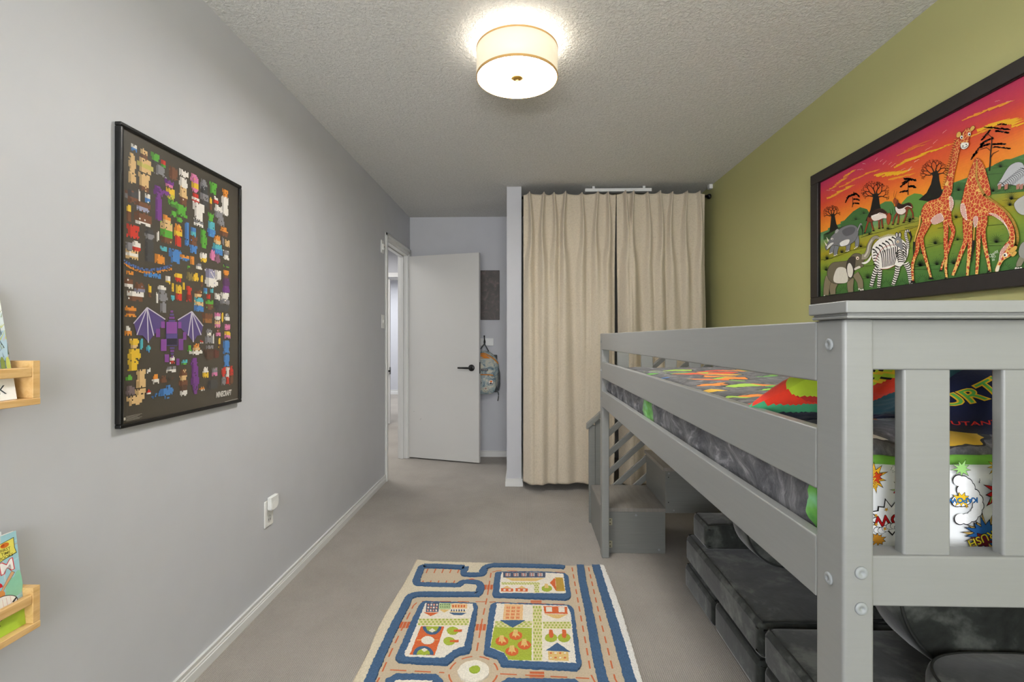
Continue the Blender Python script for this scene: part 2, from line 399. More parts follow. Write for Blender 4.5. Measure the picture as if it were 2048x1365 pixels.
# far door with black lever, seen edge-on through the doorway
p = onY(778.3, 743, 6.70)
d2 = struct('door_2', MB().box(-2.745, p.x-.018, 6.80, 6.835, FZ+.012, 2.03), M['door'], 'white door across the hall'); sub(d2)
obj('door_handle', MB().tube([(p.x-.06, 6.80, p.z), (p.x-.06, 6.755, p.z), (p.x-.02, 6.75, p.z), (p.x+.006, 6.75, p.z)], .014, 10).box(p.x-.020, p.x-.016, 6.79, 6.84, p.z-.05, p.z+.05), M['black'], d2)
# ------------------------------------------------------------------ bedroom door
hinge = Vector((LX+.004, 4.885, 0)); free = Vector((-.438, 4.668, 0))
dv = (free-hinge); dl = dv.length; dv.normalize(); dn = Vector((dv.y, -dv.x, 0))         # dn faces the camera
def dpt(u, n, z): q = hinge+dv*u+dn*n; return (q.x, q.y, z)
def dbox(mb, u0, u1, n0, n1, z0, z1): mb.prism([dpt(u0, n0, z0), dpt(u1, n0, z0), dpt(u1, n1, z0), dpt(u0, n1, z0)], (0, 0, z1-z0)); return mb
door = struct('door_1', dbox(MB(), .004, dl, -.035, 0, FZ+.012, 2.022), M['door'], 'white flush bedroom door standing open', bevel=.0015); sub(door)
hz = .912
def dlathe(mb, prof, u, z, seg=28):
    n0 = len(mb.v)
    for r, h_ in prof:
        for i in range(seg):
            a = 2*math.pi*i/seg; q = hinge+dv*(u+r*math.cos(a))+dn*h_; mb.v.append((q.x, q.y, z+r*math.sin(a)))
    for j in range(len(prof)-1):
        for i in range(seg):
            a, b_ = n0+j*seg+i, n0+j*seg+(i+1) % seg; mb.f.append((a, b_, b_+seg, a+seg)); mb.m.append(0); mb.c.append((1, 1, 1)); mb.sm.append(True)
    for j in (0, len(prof)-1): mb.f.append(tuple(n0+j*seg+i for i in range(seg))); mb.m.append(0); mb.c.append((1, 1, 1)); mb.sm.append(False)
    return mb
hu = dl-.078
hd = MB(); dlathe(hd, [(.032, 0), (.032, .006), (.029, .009), (.014, .010), (.011, .012), (.011, .045), (.008, .05)], hu, hz)
hd.tube([dpt(hu, .040, hz), dpt(hu-.02, .044, hz), dpt(hu-.06, .045, hz), dpt(hu-.125, .045, hz)], [.010, .010, .0095, .0085], 10)
hdl = obj('door_handle', hd, M['black'], door); hdl['label'] = 'black lever handle with round rose'
hb = MB(); dlathe(hb, [(.032, -.035), (.032, -.041), (.011, -.044), (.011, -.078)], hu, hz); hb.tube([dpt(hu, -.075, hz), dpt(hu-.12, -.078, hz)], .009, 10)
obj('door_handle', hb, M['black'], door)
obj('latch_plate', dbox(MB(), dl-.0005, dl+.0015, -.029, -.006, hz-.055, hz+.055), M['black'], door)
for z in (.22, 1.0, 1.8):
    obj('hinge', MB().tube([dpt(.0, .006, z), dpt(.0, .006, z+.09)], .006, 10), M['white'], door)
sc = MB()
for (u, z, a, l) in ((.13, .38, .7, .02), (.06, .46, .2, .008)):
    q = [dpt(u, .0006, z), dpt(u+l*math.cos(a), .0006, z+l*math.sin(a)), dpt(u+l*math.cos(a), .0006, z+l*math.sin(a)+.004), dpt(u, .0006, z+.003)]; sc.face(q)
obj('scuff_mark', sc, plain('scuff', '#8d8983', .6), door)
# ------------------------------------------------------------------ light switches and outlet on the left wall
def rbox(x0, x1, y0, y1, z0, z1): return MB().box(x0, x1, y0, y1, z0, z1)
y0, z0, z1 = 4.035, 1.905, 1.998
t = thing('wall_switch', 'small white control plate high beside the doorway casing', 'wall switch', (LX, 4.0, 1.95))
obj('plate', rbox(LX, LX+.008, 3.955, 4.015, 1.90, 2.005), M['plastic'], t, bevel=.003)
obj('sensor', rbox(LX+.008, LX+.02, 3.968, 4.002, 1.925, 1.975), M['plastic'], t, bevel=.003)
obj('indicator', rbox(LX+.02, LX+.0212, 3.981, 3.989, 1.945, 1.955), M['black'], t)
t = thing('light_switch', 'white light switch plate at shoulder height beside the doorway', 'light switch', (LX, 4.02, 1.33))
obj('plate', rbox(LX, LX+.006, 3.972, 4.045, 1.280, 1.392), M['plastic'], t, bevel=.003)
tg = MB(); tg.prism([(LX+.006, 4.0, 1.322), (LX+.006, 4.0, 1.352), (LX+.013, 4.0, 1.348), (LX+.009, 4.0, 1.324)], (0, .018, 0)); obj('rocker', tg, M['plastic'], t, bevel=.001)
t = thing('wall_outlet', 'white duplex outlet plate low on the left wall', 'outlet', (LX, 2.21, .34))
pl = obj('plate', rbox(LX, LX+.006, 2.168, 2.242, .338, .458), M['plastic'], t, bevel=.004); sub(pl)
for zz in (.372, .422):
    r = MB().lathe([(.017, 0), (.017, .0015)], (LX+.006, 2.205, zz), 'x', 24); ro = obj('socket', r, plain('socket_plastic', '#c9c9c6', .35), pl)
obj('slot', rbox(LX+.0076, LX+.0082, 2.197, 2.1995, .364, .374).box(LX+.0076, LX+.0082, 2.209, 2.2115, .364, .374), M['black'], pl)
t = thing('plug_in_night_light', 'white plug-in night light with rounded bottom in the outlet', 'night light', (LX+.02, 2.205, .42))
def dshape(x0, x1, ya, yb, zb, zt, r):
    pts = [(ya, zt), (ya, zb+.012)]
    pts += [(ya+.012*(1-math.cos(a)), zb+.012*(1-math.sin(a))) for a in (math.pi*.12, math.pi*.25, math.pi*.38)]
    pts += [(ya+.014, zb)]+[(yb-r+r*math.sin(a), zb+r*(1-math.cos(a))) for a in [i*math.pi/2/8 for i in range(9)]]+[(yb, zt)]
    return MB().prism([(x0, y, z) for y, z in pts], (x1-x0, 0, 0))
obj('body', dshape(LX+.0085, LX+.028, 2.183, 2.250, .412, .474, .034), M['plastic'], t, bevel=.003, seg=3)
obj('light_window', dshape(LX+.028, LX+.0295, 2.186, 2.247, .415, .450, .03), plain('frosted_lens', '#f0f0ee', .2), t, bevel=.0006)
# ------------------------------------------------------------------ items on the back wall
c0, c1 = onY(999, 541, BY-.02), onY(999, 640, BY-.02)
t = thing('canvas_print', 'dark brown unframed canvas half hidden behind the open door', 'picture', (c0.x-.2, BY, c1.z))
m, nt, b = new_mat('dark_brown_picture'); v = coords(nt); n = nz(nt, v, 14, 6, .65, 1.2)
lk(nt, ramp(nt, n.outputs[0], [(.35, hx('#3b3430')), (.55, hx('#4c423d')), (.7, hx('#6d5a55'))]), b.inputs['Base Color']); b.inputs['Roughness'].default_value = .5
obj('canvas', MB().box(c0.x-.42, c0.x, BY-.022, BY, c1.z, c0.z), m, t, bevel=.002)
h0, h1 = onY(987, 677, BY-.015), onY(987, 692, BY-.015)
t = thing('hook_rail', 'white hook rail board with black hooks behind the door', 'coat hooks', (h0.x-.3, BY, h1.z))
obj('board', MB().box(h0.x-.55, h0.x, BY-.016, BY, h1.z, h0.z), M['white'], t, bevel=.002)
hk = onY(969, 685, BY-.03)
HKX = hk.x
def hook(x):
    z = (h0.z+h1.z)/2; mb = MB()
    mb.lathe([(.012, 0), (.012, .003), (.004, .005)], (x, BY-.016-.005, z), 'y', 16)
    mb.tube([(x, BY-.018, z), (x, BY-.035, z-.01), (x, BY-.055, z-.022), (x, BY-.066, z-.012), (x, BY-.068, z+.0)], [.006, .006, .006, .0055, .005], 8)
    mb.tube([(x, BY-.018, z), (x, BY-.03, z+.02), (x, BY-.05, z+.05), (x, BY-.058, z+.058)], [.006, .006, .005, .006], 8)
    mb.lathe([(.0, -.008), (.007, -.004), (.008, 0), (.006, .006), (0, .008)], (x, BY-.058, z+.06), 'z', 12)
    mb.prism([(x-.009, BY-.02, z-.035), (x+.009, BY-.02, z-.035), (x+.009, BY-.02, z+.02), (x-.009, BY-.02, z+.02)], (0, .004, 0))
    return obj('hook', mb, M['black'], t)
for i in range(4): hook(HKX-.12*i)
# ------------------------------------------------------------------ loft bed
def rbox_into(mb, x0, x1, y0, y1, z0, z1, r, seg=3, m=0, c=(1, 1, 1), puff=0):
    bm = bmesh.new(); bmesh.ops.create_cube(bm, size=1)
    for v_ in bm.verts: v_.co = Vector(((x0+x1)/2+v_.co.x*(x1-x0), (y0+y1)/2+v_.co.y*(y1-y0), (z0+z1)/2+v_.co.z*(z1-z0)))
    if puff:
        bmesh.ops.subdivide_edges(bm, edges=bm.edges[:], cuts=5, use_grid_fill=True)
        cx, cy, cz = (x0+x1)/2, (y0+y1)/2, (z0+z1)/2
        for v_ in bm.verts:
            a, b_, d = [(v_.co[i]-q)/h for i, q, h in ((0, cx, (x1-x0)/2), (1, cy, (y1-y0)/2), (2, cz, (z1-z0)/2))]
            if d > .99: v_.co.z += puff*(1-a*a)*(1-b_*b_)
            if abs(a) > .99: v_.co.x += math.copysign(puff*.3*(1-d*d)*(1-b_*b_), a)
            if abs(b_) > .99: v_.co.y += math.copysign(puff*.3*(1-d*d)*(1-a*a), b_)
    es = [e for e in bm.edges if len(e.link_faces) == 2 and e.calc_face_angle() > .9]
    bmesh.ops.bevel(bm, geom=es, offset=r, segments=seg, profile=.5, affect='EDGES')
    n = len(mb.v); bm.verts.index_update()
    mb.v += [tuple(v_.co) for v_ in bm.verts]
    for f in bm.faces: mb.f.append(tuple(n+v_.index for v_ in f.verts)); mb.m.append(m); mb.c.append(c); mb.sm.append(True)
    bm.free(); return mb
def wnorm(o): w_ = o.modifiers.new('wn', 'WEIGHTED_NORMAL'); w_.keep_sharp = False; return o
BX, BX1 = .424, 1.466                          # bed left face, right face
PW, PD = .041, .062
YN, YF = .660, 2.692                           # near post front, far post front
bed = thing('loft_bed', 'grey painted low loft bed with plank rails and slatted ends', 'bed', (BX, YN, FZ))
PT = 1.2255
def bolt(mb, p, ax, r=.0085, s=1):
    prof = [(0, .0), (r, 0), (r, .0012), (r*.86, .0024), (r*.38, .0026), (r*.34, .0012), (0, .0012)]
    prof = [(a, b_*s) for a, b_ in prof]
    return mb.lathe(prof, p, ax, 24)
def post(x, y, top, bolts=()):
    o = obj('post', MB().box(x, x+PW, y, y+PD, FZ, top), M['bed'], bed, bevel=.005, seg=3); sub(o)
    for p, ax, s in bolts: obj('bolt', bolt(MB(), p, ax, s=s), M['bolt'], o)
    return o
post(BX, YN, PT, [((BX, .690, 1.191), 'x', -1), ((BX, .691, .865), 'x', -1), ((.447, YN, .8875), 'y', -1), ((.447, YN, .840), 'y', -1)])
post(BX1-PW, YN, PT); 
p_far = post(BX, YF, 1.2255, [((BX, YF+.03, z), 'x', -1) for z in (1.18, 1.02, .865)]); post(BX1-PW, YF, 1.2255)
RT = .021
for x in (BX, BX1-RT):
    for z0, z1 in ((1.137, 1.224), (.980, 1.069), (.823, .912)):
        obj('side_rail', MB().box(x, x+RT, YN+PD-.0005, YF+.0005, z0, z1), M['bed'], bed, bevel=.003, seg=3)
for y in (YN+.010, YF+.012):
    a, b_ = BX+PW-.001, BX1-PW+.001
    obj('end_rail', MB().box(a, b_, y, y+.034, 1.157, PT-.0005), M['bed'], bed, bevel=.003)
    obj('end_rail', MB().box(a, b_, y-.002, y+.034, .8385, .907), M['bed'], bed, bevel=.003)
    for k in range(7):
        x = .512+.1315*k
        obj('end_slat', MB().box(x, x+.0635, y+.003, y+.021, .900, 1.160), M['bed'], bed, bevel=.004, seg=3)
# moulded cap over the head end
cap = MB(); cx0, cx1, cy0, cy1 = .4135, BX1+.011, .638, .733
def capring(off, z0, z1):
    k = .012
    pts = [(cx0+off, cy0+off), (cx1-off, cy0+off), (cx1-off, cy1-off-k), (cx1-off-k, cy1-off), (cx0+off+k*.6, cy1-off), (cx0+off, cy1-off-k)]
    cap.prism([(x, y, z0) for x, y in pts], (0, 0, z1-z0))
capring(0, 1.2325, 1.2485); capring(.0045, 1.2295, 1.233); capring(.003, 1.2255, 1.2298)
obj('head_cap', cap, M['bed'], bed, bevel=.0018, seg=2)
for k in range(13):
    y = .76+.15*k
    obj('mattress_slat', MB().box(BX+RT, BX1-RT, y, y+.07, .845, .862), M['pine'], bed, bevel=.002)
for x in (BX+RT, BX1-RT-.025):
    obj('slat_ledge', MB().box(x, x+.025, YN+PD, YF, .823, .8455), M['bed'], bed)
# ------------------------------------------------------------------ staircase at the foot end
st = thing('bed_staircase', 'grey boxed staircase with slanted slat railing at the foot of the loft bed', 'stairs', (.43, 2.76, FZ))
SY0, SY1 = 2.757, 3.190
S = 1.0
fx1 = .789
obj('step_box', MB().box(.433, fx1, SY0, SY1, FZ+.001, .222), M['stair'], st, bevel=.0015)
obj('tread', MB().box(.431, fx1+.002, SY0-.003, SY1, .2225, .2435), M['tread'], st, bevel=.002)
b2 = obj('step_box', MB().box(fx1+.0005, 1.135, SY0, SY1, .217, .4515), M['stair'], st, bevel=.0015); sub(b2)
obj('tread', MB().box(fx1-.012, 1.136, SY0-.003, SY1, .452, .473), M['tread'], st, bevel=.002)
obj('step_box', MB().box(1.136, 1.468, SY0, SY1, .446, .681), M['stair'], st, bevel=.0015)
obj('tread', MB().box(1.124, 1.47, SY0-.003, SY1, .6815, .7025), M['tread'], st, bevel=.002)
for x, z in ((.808, .44), (.835, .232), (1.10, .44)):
    obj('bolt', bolt(MB(), (x, SY0, z), 'y', .005, -1), M['bolt'], b2)
for z in (.418, .277): obj('bolt_hole', MB().lathe([(.003, 0), (.003, .0004)], (.806, SY0-.0004, z), 'y', 12), M['black'], b2)
for x, z in ((.625, .203), (.753, .01), (.452, .012)): obj('bolt', bolt(MB(), (x, SY0, z), 'y', .006, -1), M['bolt'], st)
for z in (.166, .040):
    br = MB(); rbox_into(br, .4635, .492, SY0-.0025, SY0, z-.019, z+.019, .003, 2)
    o = obj('corner_bracket', br, M['bracket'], st); sub(o)
    s_ = MB()
    for dz in (-.01, .01): s_.lathe([(.0036, 0), (.0036, -.0012), (.001, -.0014)], (.480, SY0-.0024, z+dz), 'y', 14)
    obj('screw', s_, plain('dark_screw', '#5c5848', .4, .6), o)
# newel, slanted slats and handrail
NY = 3.205
obj('newel_post', MB().box(.4215, .462, NY, NY+.035, FZ, .628), M['stair'], st, bevel=.003)
obj('newel_post', MB().box(1.428, 1.468, NY, NY+.035, FZ, 1.20), M['stair'], st, bevel=.003)
obj('upright_board', MB().box(.4625, .522, NY+.010, NY+.028, FZ, .665), M['stair'], st, bevel=.002)
def slant(name, x0, ztop0, h, x1, yy0, yy1, slope=.9, zmin=None):
    pts = [(x0, yy0, ztop0-h), (x1, yy0, ztop0-h+slope*(x1-x0)), (x1, yy0, ztop0+slope*(x1-x0)), (x0, yy0, ztop0)]
    return obj(name, MB().prism(pts, (0, yy1-yy0, 0)), M['stair'], st, bevel=.002)
slant('handrail', .407, .634, .034, 1.03, NY-.010, NY+.045)
for z, x0, x1 in ((.592, .5225, 1.14), (.4580, .5225, 1.28), (.3325, .5225, 1.425), (.2100, .5225, 1.425), (.090, .60, 1.425), (-.03, .74, 1.425)):
    slant('railing_slat', x0, z+.9*(x0-.548), .046, x1, NY+.008, NY+.026)
# ------------------------------------------------------------------ mattress with comic print sheet
MXA, MXB, MYA, MYB, MZA, MZB = BX+RT+.028, BX1-RT-.008, .728, 2.685, .8635, 1.012
mt = thing('mattress', 'mattress in a white fitted sheet with comic burst words', 'mattress', (MXA, MYA, MZA))
mb = MB(); rbox_into(mb, MXA, MXB, MYA+.006, MYB, MZA, MZB, .022, 4)
A = Art(lambda x, z: (x, MYA+.0052, z), (0, -1, 0), .00003); A.mb = mb
def cp(a, b_): return onY(1620+a/2.9346, 900+b_/2.9346, MYA+.005)      # drawing coordinates read off the photograph
def U(a, b_): p = cp(a, b_); return (p.x, p.z)
def star(cx, cy, r0, r1, n, col, rot=0, sx=1.2, seed=0, out='#1c1a1c', ow=1.12):
    rnd = random.Random(seed)
    pts = []
    for i in range(2*n):
        a = rot+math.pi*i/n; r = (r1 if i % 2 == 0 else r0)*rnd.uniform(.8, 1.2); pts.append((r*math.cos(a)*sx, r*math.sin(a)))
    A.poly([U(cx+x*ow, cy+y*ow) for x, y in pts], out, 1); A.poly([U(cx+x, cy+y) for x, y in pts], col, 1)
def U_(cx, cy): return U(cx, cy)
def word(t_, cx, cy, h, col, rot=180, out=None, sx=1.0):
    p = U(cx, cy); hh = h/2.9346/1315
    if out: art_text(A, t_, p[0], p[1], hh, out, rot, False, .045, sx, m=1)
    art_text(A, t_, p[0], p[1], hh, col, rot, False, .012, sx, m=1)
# bursts and words seen between the end slats
star(370, 165, 40, 82, 11, '#f1b52c', .2, 1.0, 3); star(378, 168, 26, 44, 9, '#d8481f', .1, 1.1, 4); word('BANG', 372, 170, 40, '#f6c53d', -80, '#1c1a1c')
star(548, 240, 26, 62, 9, '#b6d184', .4, 1.0, 5); word('POW', 552, 248, 46, '#c81f24', 168, '#201416')
star(480, 400, 66, 96, 13, '#ffffff', .1, 1.3, 6); word('WOW', 512, 405, 84, '#c4161c', 187, '#1a1010', 1.1)
for k in range(11): 
    a = k*.6; A.ell(*U(372+k*24, 460+14*math.sin(k)), .006, .005, '#26242a', m=1); A.ell(*U(372+k*24, 461+14*math.sin(k)), .0053, .0043, '#fbfbfb', m=1)
star(395, 525, 22, 42, 10, '#c98b2c', .3, 1.2, 8); star(500, 110, 14, 22, 9, '#ffffff', 0, 1.4, 9)
for x, y in ((445, 350), (385, 385), (525, 322), (385, 437), (435, 462), (550, 370), (868, 210), (912, 238), (915, 330)): star(x, y, 5, 12, 5, '#e1a62f', .3, 1, int(x))
for k in range(9):
    a = -1.6+k*.42; 
    for (cx, cy, R_) in ((868, 240, 66), (890, 320, 92)):
        q = U(cx+R_*math.cos(a), cy+R_*.95*math.sin(a)); A.ell(q[0], q[1], .0085, .0085, '#2c2a30', m=1)
for k in range(9):
    a = -1.6+k*.42
    for (cx, cy, R_) in ((868, 240, 64), (890, 320, 90)):
        q = U(cx+R_*math.cos(a)*.985, cy+R_*.95*math.sin(a)*.985); A.ell(q[0], q[1], .0078, .0078, '#fdfdfd', m=1)
star(880, 290, 24, 50, 9, '#f0c02e', .2, 1.1, 12); word('KAPOW', 890, 293, 40, '#2a79c4', 182, '#182030', 1.1)
star(880, 108, 22, 48, 9, '#9ccf7a', .2, 1.2, 13); star(1090, 95, 22, 52, 9, '#dfb33a', .2, 1.2, 14)
star(1112, 245, 52, 96, 11, '#c91d20', .1, 1.0, 15); star(1120, 240, 30, 46, 9, '#f0a51f', .4, 1, 16); word('WOW', 1118, 280, 50, '#8aa64a', 186, '#1b2414', 1.0)
star(1025, 500, 52, 112, 15, '#d1ab5c', .35, 1.1, 17); star(1020, 490, 50, 92, 13, '#2c66a8', .1, 1.15, 18); star(1000, 525, 26, 44, 8, '#6d1c2c', .3, 1.5, 20)
word('CRUSH', 1015, 510, 62, '#f1dc38', 204, '#161616', 1.0); word('?', 983, 178, 34, '#3a3a3a', 180); word('!', 520, 527, 40, '#3a3a3a', 250)
for x0 in (1160, 1290, 1420, 1560): star(x0, 300+(x0 % 7)*30, 40, 76, 11, ('#c91d20', '#2c66a8', '#f1b52c', '#7cae54')[x0 // 100 % 4], .2, 1.1, x0)
m, nt, b = new_mat('white_comic_sheet'); b.inputs['Roughness'].default_value = .85; v = coords(nt); n = nz(nt, v, 5, 3)
vor = nt.nodes.new('ShaderNodeTexVoronoi'); vor.inputs['Scale'].default_value = 14; lk(nt, v, vor.inputs['Vector'])
b.inputs['Base Color'].default_value = (*hx('#eef0f0'), 1); bump(nt, b, n.outputs[0], .25, .02)
wnorm(obj('fitted_sheet', mb, [m, M['print']], mt))
# ------------------------------------------------------------------ duvet
def duvet_mat():
    m, nt, b = new_mat('grey_printed_duvet'); tc = nt.nodes.new('ShaderNodeTexCoord'); ob = tc.outputs['Object']
    sep = nt.nodes.new('ShaderNodeSeparateXYZ'); lk(nt, ob, sep.inputs[0])
    wr = nz(nt, ob, 9, 3, .5); 
    st_ = coords(nt, (1.0, 1.0, 1.0)); veins = nz(nt, st_, 11, 6, .7, 2.2)
    grey = ramp(nt, veins.outputs[0], [(.33, hx('#37373b')), (.47, hx('#505055')), (.56, hx('#6a696d')), (.66, hx('#98969a'))])
    dn_ = nt.nodes.new('ShaderNodeVectorMath'); dn_.operation = 'MULTIPLY_ADD'; lk(nt, wr.outputs[1], dn_.inputs[0]); dn_.inputs[1].default_value = (.10, .10, .02); lk(nt, ob, dn_.inputs[2])
    sq = nt.nodes.new('ShaderNodeMapping'); sq.inputs['Scale'].default_value = (.62, 1.45, .35); lk(nt, dn_.outputs[0], sq.inputs[0])
    vo = nt.nodes.new('ShaderNodeTexVoronoi'); vo.inputs['Scale'].default_value = 10.5; lk(nt, sq.outputs[0], vo.inputs['Vector'])
    sc_ = nt.nodes.new('ShaderNodeSeparateColor'); lk(nt, vo.outputs['Color'], sc_.inputs[0])
    pal = ramp(nt, sc_.outputs[0], [(0, hx('#8fcf3c')), (.14, hx('#ef8a22')), (.40, hx('#5fae3e')), (.55, hx('#f3c12e')), (.68, hx('#e0451f')), (.80, hx('#2f6db4')), (.86, hx('#a5cf45')), (.95, hx('#e9e9e2'))], 'CONSTANT')
    big = nz(nt, ob, 3.2, 2); fine = nz(nt, ob, 24, 2)
    d_ = math_(nt, 'ADD', vo.outputs['Distance'], math_(nt, 'MULTIPLY', math_(nt, 'SUBTRACT', fine.outputs[0], .5), .5))
    on = math_(nt, 'MULTIPLY', math_(nt, 'LESS_THAN', d_, .45), math_(nt, 'GREATER_THAN', sc_.outputs[1], .14))
    onb = math_(nt, 'MULTIPLY', math_(nt, 'LESS_THAN', d_, .52), math_(nt, 'GREATER_THAN', sc_.outputs[1], .14))
    top = math_(nt, 'MULTIPLY', math_(nt, 'GREATER_THAN', sep.outputs[0], .50), math_(nt, 'LESS_THAN', sep.outputs[1], 2.35))
    dd = nt.nodes.new('ShaderNodeVectorMath'); dd.operation = 'DISTANCE'; lk(nt, dn_.outputs[0], dd.inputs[0]); dd.inputs[1].default_value = (.50, 1.86, .955)
    g1 = math_(nt, 'LESS_THAN', dd.outputs['Value'], .085)
    dd2 = nt.nodes.new('ShaderNodeVectorMath'); dd2.operation = 'DISTANCE'; lk(nt, dn_.outputs[0], dd2.inputs[0]); dd2.inputs[1].default_value = (.50, .76, .95)
    g2 = math_(nt, 'LESS_THAN', dd2.outputs['Value'], .075); gg = math_(nt, 'MAXIMUM', g1, g2)
    c1 = mixc(nt, math_(nt, 'MULTIPLY', onb, top), grey, hx('#242224')); c2 = mixc(nt, math_(nt, 'MULTIPLY', on, top), c1, pal)
    gcol = ramp(nt, fine.outputs[0], [(.3, hx('#3f8f35')), (.55, hx('#73bd53')), (.7, hx('#8fd6a0'))])
    gm = math_(nt, 'MULTIPLY', gg, math_(nt, 'LESS_THAN', sep.outputs[0], .5))
    lk(nt, mixc(nt, gm, c2, gcol), b.inputs['Base Color']); b.inputs['Roughness'].default_value = .75; b.inputs['Sheen Weight'].default_value = .15
    bump(nt, b, nz(nt, ob, 30, 4, .6, .8).outputs[0], .25, .01); return m
DX0, DX1, DY0_, DY1_ = .452, 1.44, .752, 2.665
def duvet(u, v_):
    # u runs from the left hem up and over to the right hem, v along the bed
    L = [(.010, .866), (-.004, .925), (.0, .97), (.012, 1.01), (.035, 1.040), (.085, 1.050), (.2, 1.050), (.5, 1.052), (.8, 1.05), (.93, 1.04), (.985, 1.0), (.99, .93)]
    s_ = u*(len(L)-1); i = min(int(s_), len(L)-2); t_ = s_-i
    x = L[i][0]+(L[i+1][0]-L[i][0])*t_; z = L[i][1]+(L[i+1][1]-L[i][1])*t_
    x = DX0+x*(DX1-DX0) if i >= 5 else DX0+x
    y = DY0_+v_*(DY1_-DY0_)
    N = noise.noise(Vector((x*5, y*5, 3))); N2 = noise.noise(Vector((x*14, y*9, 9))); N3 = noise.noise(Vector((y*8, z*16, 4)))
    if i < 4: x += .008*N3+.004*math.sin(y*37+N*3)-.010*max(0, 1-abs(z-.965)/.03)*(.5+.5*math.sin(y*19)); z += .005*N2
    else: z += .010*N+.006*N2
    if i == 0: z += .008*N
    e = min(v_*26, 1); f_ = min((1-v_)*16, 1)
    z = .99+(z-.99)*(.55+.45*math.sqrt(e)) if z > .99 else z
    z = .925+(z-.925)*(.25+.75*math.sqrt(f_)); 
    return (x, y, z)
dv_ = thing('duvet', 'dark grey duvet with lime, orange and red patches tucked in along the bed', 'duvet', (DX0, DY0_, .9))
mb = MB().grid(duvet, 66, 230)
o = obj('duvet_cover', mb, duvet_mat(), dv_)
o.modifiers.new('solid', 'SOLIDIFY').thickness = .022; o.modifiers['solid'].offset = -1
hem = MB(); pts = [duvet(.40+.57*i/40, .004) for i in range(41)]
hem.tube([(p[0], p[1]-.004, p[2]-.020+.003*math.sin(i*.7)) for i, p in enumerate(pts)], .010, 8)
obj('folded_hem', hem, plain('lime_green_hem', '#6fae3c', .8, vary=.35, scale=18), dv_)
# ------------------------------------------------------------------ pillows
def pillow_fn(cen, rx, ry, rz, yawp, tilt, roll, puffx=1):
    R = Matrix.Rotation(yawp, 3, 'Z') @ Matrix.Rotation(tilt, 3, 'X') @ Matrix.Rotation(roll, 3, 'Y')
    def f(u, v_, side=1, off=0):
        a, b_ = 2*u-1, 2*v_-1
        k = max(0, (1-abs(a)**3.0)*(1-abs(b_)**3.0))**.5
        pin = 1-.06*(1-abs(b_)**2)*abs(a)**4; pin2 = 1-.08*(1-abs(a)**2)*abs(b_)**4
        wv = .006*noise.noise(Vector((a*3+cen[0]*9, b_*3, side*3)))*k+.004*noise.noise(Vector((a*8, b_*8, side)))*k
        p = Vector((a*rx*pin, b_*ry*pin2, side*(rz*k+wv+off)))
        return Vector(cen)+R @ p
    return f
def pillow(name, label, cen, rx, ry, rz, yawp, tilt, roll, colf, mat_):
    t_ = thing(name, label, 'pillow', cen, 'pillows at the head of the loft bed'); f = pillow_fn(cen, rx, ry, rz, yawp, tilt, roll)
    mb_ = MB(); mb_.grid(lambda u, v_: f(u, v_, 1), 90, 70, 0, colf=lambda u, v_: colf(u, v_, 1)); mb_.grid(lambda u, v_: f(1-u, v_, -1), 90, 70, 0, colf=lambda u, v_: colf(1-u, v_, -1))
    return t_, f, mb_
red, lime, navy, teal, yel, grn = map(hx, ('#e8402a', '#b9d43a', '#1f2440', '#24505c', '#f0c735', '#4caf7c'))
BLK = (.012, .012, .016)
def pillow_paint(p):
    n_ = noise.noise(p*14)*.008; z = p.z+n_; x = p.x+noise.noise(p*11+Vector((5, 5, 5)))*.012
    if p.y > .90 or p.x < .525:
        d = z-(1.070+(.93-p.y)*.12)
        if d < -.010: return navy
        if p.y > .945: return yel
        if d < .006: return grn
        if p.y > .850+(z-1.09)*.8: return red
        return lime if z > 1.100 else hx('#c8352c')
    if z < 1.107-(.59-x)*.6: return teal if z > 1.062 else navy
    if z > 1.12+(x-.54)*.4: return BLK if abs((z*70) % 1-.5) < .06 else (yel if (z*70) % 1 < .35 else lime)
    return red
pt, pf, mbp = pillow('pillow', 'pillow with red, lime and teal patches nearest the front bed rail', (.652, .900, 1.113), .205, .125, .046, .30, -.50, .05, lambda u, v_, s_: red, None)
mbp.c = [pillow_paint(sum((Vector(mbp.v[i]) for i in f), Vector())/4) for f in mbp.f]
obj('pillow_case', mbp, M['print'], pt)
def pc2(u, v_, s_):
    n_ = noise.noise(Vector((u*3, v_*3, 7)))*.05
    if s_ < 0: return navy if v_+n_ > .3 else grn
    if v_+n_ > .88: return teal
    if v_+n_ < .07: return grn
    return navy
p2, pf2, mbp2 = pillow('pillow', 'navy pillow with green and yellow block lettering beside the headboard', (1.0, .86, 1.105), .3, .07, .08, 0, 0, 0, lambda u, v_, s_: navy, None)
def f2(u, v_, off=0):
    # the side of the pillow that faces the head end of the bed: u along the bed width, v upward
    th = math.pi*(v_-.5)*1.5; x = .640+.62*u
    k = max(0, 1-abs(2*u-1)**5)**.5
    return Vector((x, .838-(.088*k+off)*math.cos(th)-.0*u, 1.098+(.070*k+off)*math.sin(th)+.006*noise.noise(Vector((u*6, v_*5, 1)))))
mb2 = MB(); mb2.grid(lambda u, v_: f2(u, v_) if v_ <= 1 else None, 80, 40, colf=lambda u, v_: pc2(u, v_, 1))
def back2(u, v_):
    a_, b_ = f2(u, 1), f2(u, 0); p = a_.lerp(b_, v_); k = max(0, 1-abs(2*u-1)**5)**.5; p.y += .03*math.sin(math.pi*v_)*k; return p
mb2.grid(back2, 80, 20, colf=lambda u, v_: navy)
obj('pillow_case', mb2, M['print'], p2)
